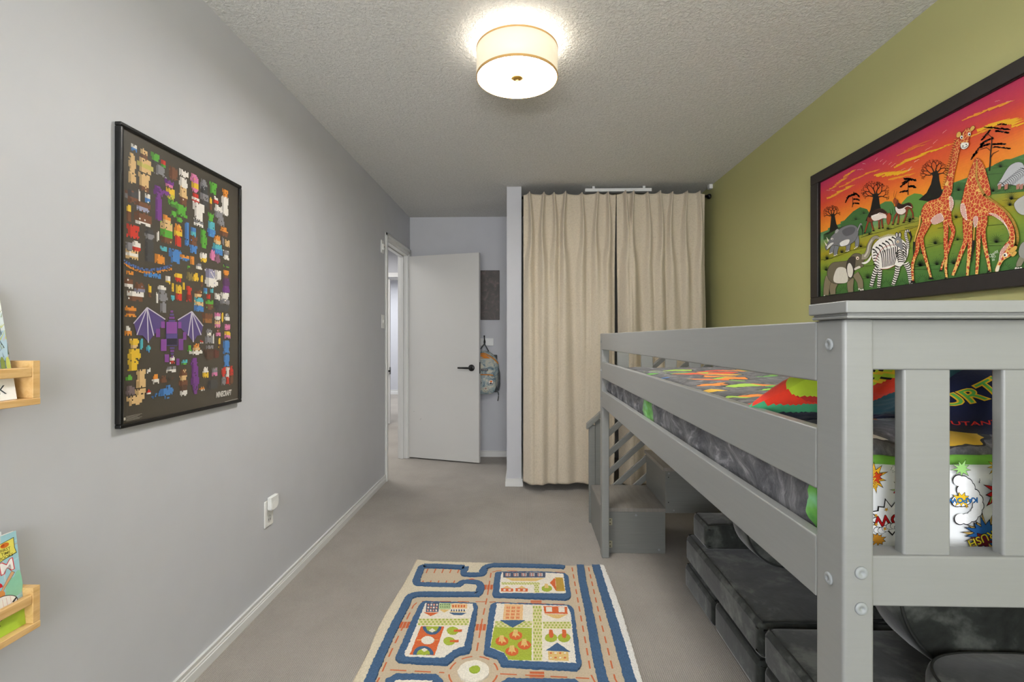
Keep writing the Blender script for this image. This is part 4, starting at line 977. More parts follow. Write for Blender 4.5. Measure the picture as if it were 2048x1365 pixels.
# hills
for P, c_ in ((g6((330, 330), (420, 230), (500, 150), (590, 95), (680, 120), (720, 180), (740, 420), (560, 470), (400, 430)), '#3f6b35'), (g6((850, 60), (920, 20), (1000, 20), (1030, 60), (1050, 300), (820, 200)), '#4d7d42'),
              (g5((1260, 1270), (1330, 1190), (1430, 1140), (1520, 1150), (1600, 1200), (1640, 1500), (1250, 1420)), '#5f8c3a'), (g7((640, 1180), (720, 1120), (850, 1130), (870, 1365), (600, 1365)), '#3f6a37'),
              (g7((1110, 980), (1230, 880), (1380, 810), (1550, 805), (1640, 820), (1640, 1250), (1180, 1290)), '#4a7238'), (g6((115, 450), (200, 400), (300, 360), (390, 340), (480, 470), (115, 520)), '#35542c')): A.poly(P, c_, 1)
def baobab(P, seed, sc_):
    """P: trunk outline; branches grow from its top"""
    A.poly(P[0], '#15130f', 1); r = random.Random(seed)
    def br(x, y, a, l, w, d):
        x1, y1 = x+l*math.cos(a), y-l*math.sin(a)
        xm, ym = (x+x1)/2+r.uniform(-.12, .12)*l, (y+y1)/2+r.uniform(-.1, .1)*l
        A.stroke([(x, y), (xm, ym), (x1, y1)], w, '#17140f', m=1, w1=w*.6, lift=False)
        if d > 0:
            for s_ in (-1, 1): br(x1, y1, a+s_*r.uniform(.35, .75), l*r.uniform(.55, .72), w*.66, d-1)
        else:
            for k in range(4): aa = a+k*.9; A.stroke([(x1, y1), (x1+l*.35*math.cos(aa), y1-l*.35*math.sin(aa))], w*.9, '#17140f', m=1, lift=False)
    A.up()
    for (x, y), a, l in P[1]: br(x, y, a, l*sc_, 2.1*sc_, 4)
bt = lambda f, P: f(*P)
baobab((g5((830, 1365), (850, 1270), (865, 1200), (850, 1150), (930, 1140), (945, 1200), (960, 1300), (990, 1400), (1010, 1480), (760, 1520)), [(g5((870, 1160))[0], 2.5, 9), (g5((895, 1150))[0], 1.9, 9), (g5((915, 1150))[0], 1.35, 9.5), (g5((930, 1160))[0], .75, 9), (g5((860, 1180))[0], 3.0, 7), (g5((940, 1190))[0], .15, 8)]), 3, 1.15)
baobab((g7((190, 1365), (300, 1270), (360, 1150), (385, 1040), (360, 1000), (440, 960), (465, 1010), (475, 1100), (500, 1210), (560, 1330), (400, 1400)), [(g7((380, 1010))[0], 2.6, 9), (g7((400, 985))[0], 2.0, 9), (g7((425, 980))[0], 1.4, 9), (g7((440, 990))[0], .8, 9), (g7((460, 1010))[0], .2, 8), (g7((365, 1020))[0], 3.2, 8)]), 8, 1.15)
baobab((g6((190, 420), (205, 320), (215, 220), (200, 190), (255, 180), (265, 230), (280, 310), (310, 370), (170, 450), (115, 450)), [(g6((210, 195))[0], 2.3, 7), (g6((225, 190))[0], 1.8, 7), (g6((240, 190))[0], 1.3, 7), (g6((255, 200))[0], .7, 6), (g6((205, 210))[0], 2.9, 6)]), 5, 1.0)
def acacia(f, trunk, blobs, w=1.6):
    A.stroke(smooth_path(f(*trunk), 4), w, '#1a1714', m=1, w1=w*.6)
    A.up()
    rq = random.Random(len(blobs)*7+int(trunk[0][0]))
    for x, y, rx, ry, rot in blobs:
        (px, py), = f((x, y)); c_, s_ = math.cos(math.radians(rot)), math.sin(math.radians(rot))
        for k in range(40):
            t, q = rq.uniform(-1, 1), rq.uniform(-.5, .5); qx, qy = px+t*rx/K*c_, py+t*rx/K*s_+q*ry/K+t*t*1.0
            A.ell(qx, qy, rq.uniform(.10, .2)*rx/K, ry/K*.30, '#1b1a1c', rot*.7, 7, 1); A.lay -= 1
    A.up()
acacia(g5, [(1345, 1160), (1345, 1060), (1350, 985)], [(1370, 950, 80, 22, 8), (1290, 1010, 60, 20, -35), (1400, 1040, 50, 20, 5), (1290, 1110, 55, 18, -12)])
acacia(g5, [(580, 1330), (590, 1270), (585, 1190)], [(560, 1170, 60, 24, -25), (640, 1150, 45, 20, 35), (510, 1220, 45, 18, -60), (640, 1220, 40, 16, 10), (635, 1275, 45, 16, 0)], 1.3)
acacia(g7, [(45, 1280), (48, 1200), (50, 1110)], [(70, 1080, 80, 22, 5), (20, 1110, 55, 18, -20), (95, 1185, 50, 20, 5), (0, 1245, 30, 14, 0)], 1.3)
acacia(g7, [(1160, 970), (1170, 860), (1175, 740), (1190, 600), (1195, 500)], [(1270, 385, 160, 20, 5), (1330, 330, 55, 16, 0), (1110, 480, 90, 20, -50), (1330, 430, 90, 22, 8), (1120, 560, 90, 22, -28), (1290, 600, 90, 20, -2), (1000, 680, 110, 20, -50), (1100, 620, 70, 20, -20), (1330, 650, 110, 18, 6), (950, 760, 60, 16, -50)], 3.2)
A.stroke(g7((1175, 790), (1210, 730), (1290, 690)), 1.6, '#1a1714', m=1, w1=.8); A.stroke(g7((1195, 520), (1150, 470), (1060, 500)), 1.6, '#1a1714', m=1, w1=.8); A.stroke(g7((1170, 690), (1120, 650), (1030, 680)), 1.6, '#1a1714', m=1, w1=.8)
# grass tufts and ground strokes
A.up()
def tuft(x, y, h_, n_=11, col='#1c2a14'):
    for k in range(n_):
        a = math.radians(90+(k-(n_-1)/2)*14); l = h_*(1-.06*abs(k-(n_-1)/2)); A.stroke([(x, y), (x+l*.5*math.cos(a), y-l*.6*math.sin(a)), (x+l*1.05*math.cos(a)*1.1, y-l*.95*math.sin(a))], h_*.055, col, m=1, w1=.12, lift=False)
    A.stroke([(x-h_*.9, y+h_*.10), (x, y+.3), (x+h_*.9, y-h_*.16)], .5, col, m=1, lift=False)
for x, y, h_ in ((355, 690, 14), (600, 615, 12), (160, 770, 13), (690, 1020, 15), (930, 1160, 24), (1140, 1150, 22), (1375, 860, 20), (130, 1260, 16), (380, 1230, 20), (200, 1220, 18), (560, 1210, 16), (955, 380, 9), (535, 260, 10), (640, 180, 9), (710, 450, 9), (1235, 290, 11), (1480, 1100, 18), (150, 920, 14), (1390, 700, 9)): (px, py), = g6((x, y)); tuft(px, py, h_)
for x, y, h_ in ((400, 640, 18), (690, 590, 12), (670, 300, 13), (205, 930, 17), (420, 910, 17), (640, 900, 19), (1195, 620, 20), (235, 1150, 22), (440, 1150, 20), (730, 1110, 18), (1310, 1010, 24), (1370, 140, 17), (70, 330, 14), (1010, 1090, 17)): (px, py), = g8((x, y)); tuft(px, py, h_)
for x, y, h_ in ((740, 1240, 17), (1310, 920, 17), (1210, 1250, 17), (1460, 1360, 20), (340, 1340, 12)): (px, py), = g7((x, y)); tuft(px, py, h_)
for P in (g6((120, 790), (300, 730), (470, 660), (700, 610)), g6((600, 490), (760, 440), (930, 400), (1110, 340), (1370, 270)), g6((1100, 410), (1340, 350)), g8((270, 690), (500, 635)), g8((600, 340), (690, 305)), g8((430, 435), (560, 420)), g8((0, 430), (190, 400)), g7((1130, 1020), (1340, 1000)), g7((1240, 1260), (1470, 1200)), g6((660, 860), (760, 855)), g6((940, 910), (1100, 905)), g8((120, 970), (480, 965)), g8((1080, 660), (1260, 660)), g8((1080, 400), (1400, 370))):
    A.stroke(P, .8, '#26331a', m=1, w1=.5)
for k in range(120):
    x, y = R_.uniform(1655, 2045), R_.uniform(430, 590)
    p_ = onX(x, y, PXp)
    if p_.z < 1.72 and p_.z > CZa+.01 and p_.y < CYb: A.stroke([(x, y), (x+R_.uniform(3, 9), y-R_.uniform(-.5, 2))], .5, '#2d3c1a', m=1, w1=.2, lift=False)
# ---- animals
OUT = '#241812'
def shape(P, col, n=3, o=.55, m_=1):
    s_ = sp(P, n); cx_0 = sum(p[0] for p in s_)/len(s_); cy_0 = sum(p[1] for p in s_)/len(s_)
    A.up(); loop = s_+[s_[0]]; A.stroke(loop, o*2, OUT, m=1, lift=False); A.poly(s_, col, m_)
def limb(P, w0, w1, col, m_=1, o=.5, hoof=None):
    Q = smooth_path(P, 3); A.stroke(Q, w0+2*o, OUT, m=1, w1=w1+2*o); A.stroke(Q, w0, col, m=m_, w1=w1)
    if hoof: x, y = Q[-1]; A.poly([(x-w1*.9, y-w1*.5), (x+w1*.7, y-w1*.5), (x+w1*1.3, y+w1*.5), (x-w1*1.3, y+w1*.6)], hoof, 1)
def bands(P, w0, w1, n, col='#17130f', tw=.45):
    Q = [Vector(p) for p in smooth_path(P, 6)]; L_ = [0]
    for a, b_ in zip(Q, Q[1:]): L_.append(L_[-1]+(b_-a).length)
    A.up()
    for k in range(n):
        s_ = L_[-1]*(k+.5)/n; i = max(j for j in range(len(Q)-1) if L_[j] <= s_); t = (s_-L_[i])/max(1e-6, L_[i+1]-L_[i]); p = Q[i].lerp(Q[i+1], t); d = (Q[i+1]-Q[i]).normalized()
        n2_ = Vector((-d.y, d.x)); w_ = (w0+(w1-w0)*s_/L_[-1])/2; A.stroke([tuple(p-n2_*w_), tuple(p+d*w_*.3), tuple(p+n2_*w_)], L_[-1]/n*tw, col, m=1, lift=False)
def toes(P, r, col='#efeade'):
    for p in P: A.ell(p[0], p[1], r, r*1.15, OUT, m=1, n=10); A.ell(p[0], p[1], r*.82, r*.97, col, m=1, n=10)
# rhino
for P in (g6((270, 590), (225, 640), (215, 690)), g6((290, 600), (275, 660), (270, 715)), g6((440, 560), (435, 620), (430, 660)), g6((540, 470), (555, 550), (545, 610))): limb(P, 9, 6.5, '#7d8084')
toes(g6((195, 700), (210, 696), (226, 688)), 1.2); toes(g6((255, 725), (272, 722), (288, 712)), 1.2); toes(g6((410, 668), (428, 668), (446, 660)), 1.2); toes(g6((520, 632), (537, 622), (552, 612)), 1.2)
shape(g6((225, 470), (300, 400), (390, 345), (480, 325), (545, 350), (570, 410), (555, 480), (510, 545), (430, 590), (340, 605), (280, 590), (215, 600), (165, 650), (145, 640), (140, 600), (175, 560), (205, 500)), '#77787b')
A.poly(sp(g6((330, 560), (400, 520), (455, 520), (430, 580), (350, 603))), '#e8e6e1', 1); A.poly(sp(g6((360, 400), (460, 350), (530, 370), (500, 440), (400, 470))), '#5c5c60', 1); A.poly(sp(g6((170, 600), (215, 560), (250, 560), (215, 595), (165, 640))), '#d5d4d0', 1)
A.poly(g6((150, 600), (122, 530), (165, 590)), '#efe9d8', 1); A.poly(g6((170, 545), (155, 480), (190, 535)), '#efe9d8', 1); A.ell(*g6((228, 508))[0], 2.4, 1.9, '#f2efe6', m=1); A.ell(*g6((230, 510))[0], 1.0, 1.0, '#1a1410', m=1)
A.poly(sp(g6((265, 430), (275, 395), (300, 380), (315, 395), (290, 430))), '#a6a6a6', 1); limb(g6((560, 400), (580, 350), (600, 310), (615, 325)), 2.4, 1.6, '#9a9a9c'); A.stroke(g6((612, 340), (625, 400), (618, 470)), 3.2, '#1c1c1c', m=1, w1=.6)
# elephant
for P in (g6((190, 1000), (160, 1110), (150, 1240)), g6((260, 1080), (235, 1150), (240, 1230)), g6((470, 1020), (465, 1120), (470, 1200)), g6((530, 960), (590, 1060), (600, 1150))): limb(P, 14, 10, '#857a60')
shape(g6((165, 960), (185, 880), (235, 820), (330, 805), (430, 790), (475, 735), (520, 700), (585, 702), (630, 740), (645, 790), (615, 830), (640, 860), (600, 880), (520, 920), (500, 1000), (430, 1060), (330, 1090), (250, 1085), (190, 1040)), '#6d6552')
A.poly(sp(g6((250, 1060), (260, 960), (310, 880), (410, 900), (430, 1060), (330, 1086))), '#d9d4c6', 1)
limb(g6((615, 740), (665, 735), (700, 670), (715, 590), (755, 515), (800, 485), (835, 500)), 11.5, 5, '#9a9380'); A.stroke(smooth_path(g6((650, 740), (690, 680), (708, 590), (750, 520)), 3), 3.4, '#c9c4b4', m=1, w1=2)
shape(g6((415, 900), (420, 830), (450, 760), (500, 740), (530, 760), (525, 850), (510, 950), (480, 1015), (440, 1000)), '#3d3730'); A.poly(sp(g6((425, 890), (440, 830), (470, 830), (500, 900), (495, 970), (470, 1010), (435, 980))), '#ded9cd', 1)
A.poly(sp(g6((610, 820), (680, 795), (740, 720), (720, 790), (660, 835))), '#f1ede2', 1); A.ell(*g6((560, 758))[0], 3.0, 3.4, '#e8dcc8', m=1); A.ell(*g6((562, 762))[0], 1.3, 1.5, '#30140e', m=1); A.poly(sp(g6((520, 890), (580, 860), (600, 880), (560, 900), (525, 915))), '#d9d4c6', 1)
for P in (((130, 1250), (150, 1262), (172, 1262)), ((235, 1250), (255, 1256), (275, 1248)), ((450, 1218), (475, 1222), (500, 1214)), ((580, 1160), (605, 1170), (630, 1168))): toes(g6(*P), 2.0)
# zebra
for P, n_, w0, w1, hx_, hy_ in ((((830, 860), (780, 960), (735, 1130)), 9, 11, 6, 715, 1170), (((850, 830), (850, 960), (835, 1140)), 10, 10, 6, 825, 1165), (((1090, 820), (1070, 960), (1020, 1110)), 10, 11, 6, 1010, 1140), (((1190, 820), (1235, 930), (1255, 1090)), 10, 12, 7, 1255, 1105)):
    Q = g6(*P); limb(Q, w0, w1, '#f0ece3'); bands(Q, w0, w1, n_); x, y = g6((hx_, hy_))[0]; A.poly([(x-3, y-3), (x+3.5, y-3), (x+5, y+3), (x-5.5, y+3.5)], '#141210', 1)
shape(g6((750, 640), (775, 580), (840, 515), (930, 480), (1040, 470), (1110, 500), (1170, 540), (1215, 600), (1222, 680), (1200, 760), (1160, 830), (1110, 870), (1050, 850), (990, 885), (880, 900), (810, 860), (760, 780), (745, 700)), '#f2eee6')
A.up()
for k in range(7): x0, y0 = (755+k*42, 640-k*26); A.stroke(smooth_path(g6((x0, y0), (x0+45, y0+25), (x0+75, y0+95)), 3), 3.4, '#16120f', m=1, w1=.8, lift=False)
for k in range(9): A.stroke(smooth_path(g6((860+k*28, 670-k*9), (880+k*24, 760-k*6), (890+k*18, 880-k*4)), 3), 2.0, '#16120f', m=1, w1=1.4, lift=False)
for k in range(6): A.stroke(smooth_path(g6((1060+k*6, 700+k*22), (1110, 650+k*30), (1165+k*4, 700+k*22)), 3), 2.7, '#16120f', m=1, w1=1.6, lift=False)
for k in range(5): A.stroke(smooth_path(g6((765, 690+k*38), (800, 680+k*40), (845, 720+k*36)), 3), 2.6, '#16120f', m=1, w1=1, lift=False)
for k in range(5): A.stroke(smooth_path(g6((1150, 560+k*36), (1185, 590+k*36), (1200, 650+k*32)), 3), 2.6, '#16120f', m=1, w1=1, lift=False)
A.stroke(smooth_path(g6((790, 800), (835, 700), (890, 630), (980, 590), (1100, 585)), 4), .8, '#b23322', m=1); A.stroke(smooth_path(g6((860, 900), (960, 895), (1050, 850)), 4), .8, '#b23322', m=1)
Q = g6((1215, 640), (1215, 560), (1190, 470), (1195, 410), (1235, 405)); limb(Q, 5.5, 4, '#f0ece3'); bands(Q, 5.5, 4, 12); A.stroke(g6((1235, 415), (1262, 480), (1245, 560)), 5, '#1a1815', m=1, w1=1.2)
shape(g6((1060, 500), (1100, 470), (1125, 500), (1145, 570), (1150, 640), (1135, 650), (1100, 610), (1060, 590), (1050, 545)), '#8d8d90'); A.ell(*g6((1085, 545))[0], 2.9, 2.9, '#f2e2c2', m=1); A.ell(*g6((1086, 548))[0], 1.2, 1.4, '#5a1c10', m=1)
for x in (1072, 1112): A.ell(*g6((x, 455))[0], 3.0, 5.4, '#2e2d33', m=1); A.ell(*g6((x, 457))[0], 1.8, 3.9, '#c9c7c2', m=1)
A.up()
for k in range(26): x = 845+k*8.2; y = 515-(k*3.0 if k < 15 else 45-(k-15)*.6); A.stroke(g6((x, y), (x-8, y-28)), .7, '#e6e3da', m=1, w1=.25, lift=False)
# antelopes
def antelope(f, bodyp, back, belly, legs, head, horns):
    for P in legs: limb(f(*P), 3.2, 2.0, '#8c3f20', o=.3, hoof='#17120e')
    shape(f(*bodyp), '#7a3a22', o=.35); A.poly(sp(f(*back)), '#2a1a14', 1); A.poly(sp(f(*belly)), '#e8ddd4', 1)
    shape(f(*head), '#a34a24', o=.3)
    for P in horns: A.stroke(smooth_path(f(*P), 3), .9, '#1a1310', m=1, w1=.3)
antelope(g6, [(690, 240), (720, 180), (800, 130), (880, 115), (940, 160), (960, 200), (960, 240), (900, 240), (840, 270), (770, 275), (730, 290), (690, 275)], [(700, 200), (780, 140), (880, 118), (940, 170), (880, 170), (800, 190), (720, 230)], [(740, 215), (830, 180), (930, 200), (945, 238), (890, 240), (830, 265), (770, 270)],
         [((705, 270), (680, 340), (655, 430)), ((740, 270), (750, 330), (770, 400)), ((845, 240), (840, 310), (845, 370)), ((875, 240), (880, 310), (890, 365))], [(950, 190), (980, 170), (1000, 220), (985, 280), (965, 325), (945, 300), (940, 240)], [((985, 175), (1000, 200), (980, 120)), ((995, 190), (1020, 180), (1010, 110))])
A.stroke(smooth_path(g6((740, 210), (800, 200), (850, 170), (930, 195)), 3), 1.2, '#f3eee6', m=1)
antelope(g6, [(1060, 20), (1085, 0), (1100, 40), (1150, 60), (1230, 35), (1270, 60), (1280, 110), (1230, 120), (1190, 170), (1140, 195), (1080, 180), (1055, 120)], [(1090, 40), (1150, 60), (1230, 38), (1265, 80), (1200, 80), (1120, 115), (1075, 100)], [(1062, 90), (1110, 130), (1170, 110), (1190, 150), (1140, 190), (1085, 175), (1058, 130)],
         [((1075, 170), (1040, 240), (1020, 320)), ((1095, 180), (1095, 250), (1085, 315)), ((1210, 130), (1190, 210), (1160, 295)), ((1250, 110), (1280, 170), (1285, 240))], [(1035, -10), (1055, -20), (1075, 10), (1060, 40), (1040, 50), (1028, 20)], [((1045, -10), (1035, -60), (1042, -120)), ((1055, -10), (1060, -60), (1075, -115))])
A.stroke(smooth_path(g6((1085, 125), (1150, 115), (1210, 80), (1268, 100)), 3), 1.2, '#f3eee6', m=1)
# giraffes: yellow net over russet patches
def gir_leg(P, w0, w1, hoof=True): limb(g8(*P), w0, w1, (1, 1, 1), 2, .45, '#15120f' if hoof else None)
A.stroke(smooth_path(g8((210, 270), (195, 400), (160, 500), (130, 620)), 4), 3.2, '#e2b455', m=1, w1=2); A.stroke(g8((130, 610), (122, 700), (120, 790)), 4.2, '#1e2016', m=1, w1=1)
gir_leg([(580, 200), (590, 340), (640, 470), (600, 620), (545, 800), (500, 900), (478, 985)], 10, 3); gir_leg([(520, 260), (545, 420), (540, 600), (545, 800), (540, 950), (555, 1085)], 11, 4)
gir_leg([(290, 300), (230, 470), (180, 600), (170, 720), (110, 900), (115, 1130)], 12, 4); gir_leg([(340, 320), (260, 470), (225, 560), (250, 720), (300, 900), (350, 1085)], 12, 4)
shape(g8((220, 240), (260, 130), (330, 80), (430, 50), (480, 10))+g7((550, 1180), (600, 1000), (660, 760), (715, 545), (790, 560), (755, 690), (715, 880), (675, 1060), (655, 1250))+g8((600, 20), (645, 90), (635, 170), (600, 220), (560, 300), (500, 330), (430, 370), (350, 375), (290, 400), (240, 350)), (1, 1, 1), 3, .5, 2)
def spots(P, col0, n_, r, seed):
    pg = sp(P); A.poly(pg, col0, 1); rr = random.Random(seed); xs = [p[0] for p in pg]; ys = [p[1] for p in pg]; A.up(); c = 0
    def inside(x, y):
        k = False
        for (x0, y0), (x1, y1) in zip(pg, pg[1:]+pg[:1]):
            if (y0 > y) != (y1 > y) and x < (x1-x0)*(y-y0)/(y1-y0)+x0: k = not k
        return k
    st_ = r*2.5; y = min(ys); row = 0
    while y < max(ys):
        x = min(xs)+(row % 2)*st_/2
        while x < max(xs):
            if inside(x, y) and inside(x+r, y) and inside(x-r, y): A.ell(x, y, r, r*.9, '#b5321e', m=1, n=7); A.lay -= 1
            x += st_
        y += st_*.8; row += 1
    A.up()
spots(g8((345, 330), (400, 270), (480, 240), (515, 320), (460, 365), (380, 383)), '#f3e6dc', 40, .75, 1); spots(g8((590, 20), (625, 30), (645, 100), (630, 180), (605, 210), (590, 120)), '#f3e6dc', 30, .95, 2)
shape(g7((780, 560), (790, 500), (810, 430), (860, 385), (900, 400), (915, 450), (890, 520), (880, 560), (885, 610), (850, 660), (800, 670), (770, 640)), (1, 1, 1), 3, .5, 2)
A.poly(sp(g7((775, 600), (820, 580), (880, 590), (870, 640), (820, 672), (780, 655))), '#f0ece2', 1); A.stroke(g7((785, 645), (830, 655), (870, 620)), 1.1, '#1a1410', m=1); A.ell(*g7((805, 630))[0], 1.4, 1.2, '#1a1410', m=1); A.ell(*g7((850, 608))[0], 1.4, 1.2, '#1a1410', m=1)
for x, y in ((785, 510), (890, 468)): A.ell(*g7((x, y))[0], 3.0, 3.6, '#f6f3ea', m=1); A.ell(*g7((x+3, y+5))[0], 1.5, 1.9, '#15110e', m=1)
for P in (g7((715, 500), (725, 450), (765, 435), (780, 480), (740, 515)), g7((900, 410), (920, 365), (955, 355), (965, 385), (925, 425))): shape(P, '#d9ac55', o=.45)
A.up()
for k in range(42): t = k/41; x = 712-165*t-8*math.sin(t*3); y = 545+640*t; A.stroke(g7((x+6, y), (x-26, y-6)), .65, '#211a10' if k % 2 else '#e0b04e', m=1, lift=False)
# second giraffe, grazing
A.stroke(smooth_path(g8((915, 400), (910, 500), (905, 600)), 3), 2.2, '#dca94a', m=1); A.stroke(g8((905, 590), (900, 700), (875, 880)), 6, '#1e1f17', m=1, w1=1)
gir_leg([(1040, 200), (1050, 350), (1030, 470), (1060, 700), (1095, 860), (1118, 1000)], 12, 5); gir_leg([(985, 200), (985, 350), (970, 500), (965, 700), (955, 900), (940, 1080)], 12, 5)
gir_leg([(800, 250), (800, 420), (800, 600), (740, 760), (680, 930), (615, 1090)], 12, 5); gir_leg([(870, 250), (860, 420), (860, 600), (845, 800), (830, 950), (822, 1085)], 11, 4.5)
shape(g7((1000, 795), (1050, 830), (1100, 920), (1130, 1020), (1165, 1150), (1185, 1290))+g8((1090, 30), (1160, 100), (1260, 170), (1350, 280), (1410, 380), (1440, 480), (1445, 600), (1420, 650), (1360, 620), (1375, 520), (1345, 430), (1290, 350), (1200, 280), (1080, 270), (1000, 285), (920, 290), (890, 330), (830, 345), (780, 320), (745, 250), (730, 170), (755, 60))+g7((800, 1340), (830, 1200), (880, 1040), (930, 900), (970, 810)), (1, 1, 1), 3, .5, 2)
spots(g8((735, 130), (775, 110), (800, 160), (815, 260), (820, 330), (780, 300), (740, 230)), '#f3e6dc', 40, .95, 3); spots(g8((905, 290), (960, 285), (955, 380), (920, 425), (905, 380)), '#f3e6dc', 30, .8, 4); spots(g8((1100, 240), (1200, 250), (1290, 330), (1350, 430), (1375, 540), (1345, 440), (1280, 355), (1190, 290)), '#f3e6dc', 40, .9, 6)
shape(g8((1360, 600), (1430, 650), (1400, 780), (1300, 850), (1240, 950), (1215, 1000), (1185, 990), (1200, 930), (1240, 830), (1250, 740), (1290, 680)), (1, 1, 1), 3, .5, 2)
spots(g8((1260, 720), (1340, 640), (1370, 650), (1300, 750), (1260, 850), (1235, 860)), '#f1e2d4', 20, .9, 7); A.poly(sp(g8((1190, 985), (1215, 920), (1245, 930), (1225, 1000))), '#efe4cc', 1)
for P in (g8((1370, 740), (1400, 690), (1465, 660), (1470, 700), (1420, 750)), g8((1395, 790), (1440, 735), (1470, 750), (1430, 800))): shape(P, '#dfae52', o=.45)
A.ell(*g8((1320, 780))[0], 4.2, 4.2, '#f6f3ea', m=1); A.ell(*g8((1312, 784))[0], 2.0, 2.2, '#15110e', m=1)
A.up()
cr = smooth_path([*g7((995, 830), (990, 1000), (1010, 1120), (1060, 1230), (1110, 1310))], 6); cr2 = smooth_path([*g8((1040, 0), (1130, 60), (1240, 140), (1340, 230), (1420, 340), (1470, 470), (1480, 600), (1450, 660))], 8)
A.stroke(cr, 3, '#e0b04e', m=1, w1=5); A.stroke(cr2, 5, '#e0b04e', m=1, w1=5.5)
for Q in (cr, cr2):
    for (a, b_), (c, d) in zip(Q, Q[1:]):
        for t in (0, .5):
            x, y = a+(c-a)*t, b_+(d-b_)*t; l = math.hypot(c-a, d-b_) or 1; nx_, ny_ = (d-b_)/l, -(c-a)/l; A.stroke([(x-nx_*2.6, y-ny_*2.6), (x+nx_*2.9, y+ny_*2.9)], .6, '#1f1a10', m=1, lift=False)
# resting rock-like zebra and the pale animal at the edge
shape(g7((1275, 1170), (1330, 1080), (1400, 960), (1460, 890), (1560, 850), (1640, 900), (1640, 1160), (1540, 1170), (1430, 1150), (1350, 1180)), '#b9bcc0')
A.up()
for k in range(15): x0 = 1290+k*23; y0 = 1160-abs(k-1)*19 if k < 13 else 930; A.stroke(smooth_path(g7((x0, y0), (x0+40, y0-15+k*2), (x0+75, y0+35), (x0+70, y0+90)), 3), 1.2, '#2b2c30', m=1, w1=.8, lift=False)
for x in (1310, 1400, 1560, 1610): A.poly(g7((x-25, 1160), (x+25, 1140), (x+15, 1215), (x-25, 1225)), '#b07a68', 1)
tail8 = [(1547, 20), (1480, 60), (1435, 120), (1455, 190), (1500, 240), (1560, 260), (1640, 230), (1640, -20)]
shape(g8(*tail8), '#b9b9b4'); shape(g8((1547, 620), (1500, 700), (1500, 780), (1547, 830), (1660, 850), (1660, 600)), '#9a9a92'); limb(g8((1540, 820), (1500, 900), (1500, 930)), 12, 10, '#8d8a72'); toes(g8((1460, 960), (1490, 962), (1525, 958)), 3.2)
art_text(A, 'Charity', *g8((1165, 765))[0], 9, '#e9eee2', -35, True, 0, .8, m=1); art_text(A, 'RO', *g8((1170, 805))[0], 6, '#e9eee2', -10, True, 0, 1, m=1); art_text(A, '20', *g8((1163, 845))[0], 6, '#e9eee2', -8, True, 0, 1, m=1)
# giraffe hide: russet cells with a yellow net
m, nt, b = new_mat('russet_patches_yellow_net'); v = coords(nt); vo = nt.nodes.new('ShaderNodeTexVoronoi'); vo.feature = 'DISTANCE_TO_EDGE'; vo.inputs['Scale'].default_value = 82; lk(nt, v, vo.inputs['Vector'])
sep = nt.nodes.new('ShaderNodeSeparateXYZ'); lk(nt, v, sep.inputs[0])
low = math_(nt, 'MULTIPLY', math_(nt, 'SUBTRACT', 1.56, sep.outputs[2]), 1.5); th = math_(nt, 'MAXIMUM', .055, low)
lk(nt, mixc(nt, math_(nt, 'GREATER_THAN', vo.outputs['Distance'], th), hx('#e6bb66'), hx('#c23f20')), b.inputs['Base Color']); b.inputs['Roughness'].default_value = .5
canvas2 = MB(); N_ = 0
# keep only what lies inside the canvas edge
keep = [i for i, f in enumerate(canvas.f) if all(CYa-.001 <= canvas.v[j][1] <= CYb+.001 and CZa-.001 <= canvas.v[j][2] <= CZb+.001 for j in f)]
canvas.f = [canvas.f[i] for i in keep]; canvas.m = [canvas.m[i] for i in keep]; canvas.c = [canvas.c[i] for i in keep]; canvas.sm = [canvas.sm[i] for i in keep]
obj('painted_canvas', canvas, [M['black'], M['art'], m], pt_)
# ------------------------------------------------------------------ framed poster with rows of little blocky figures
po = thing('framed_poster', 'tall black framed poster covered with colourful pixel blocks', 'poster', (LX, 1.67, .94))
PY0, PY1, PZ0, PZ1 = 1.367, 1.966, .938, 1.823; fb = .012
ang = 0
def pbar(y0, y1, z0, z1): return obj('frame_bar', MB().box(LX+.0005, LX+.020, y0, y1, z0, z1), M['blackframe'], po, bevel=.003)
pbar(PY0, PY1, PZ1-fb, PZ1); pbar(PY0, PY1, PZ0, PZ0+fb); pbar(PY0, PY0+fb, PZ0+fb, PZ1-fb); pbar(PY1-fb, PY1, PZ0+fb, PZ1-fb)
XP = LX+.010
pm = MB(); pm.box(LX+.001, XP, PY0+fb-.002, PY1-fb+.002, PZ0+fb-.002, PZ1-fb+.002, 0, hx('#4c463d'))
A = Art(lambda px, py: onX(px, py, XP), (1, 0, 0), .000009); A.mb = pm; A.lay = 2
def W1(x, y): return (200+x/4.267, 220+y/4.267)
def W2(x, y): return (200+x/4.137, 540+y/4.137)
G_ = .0048
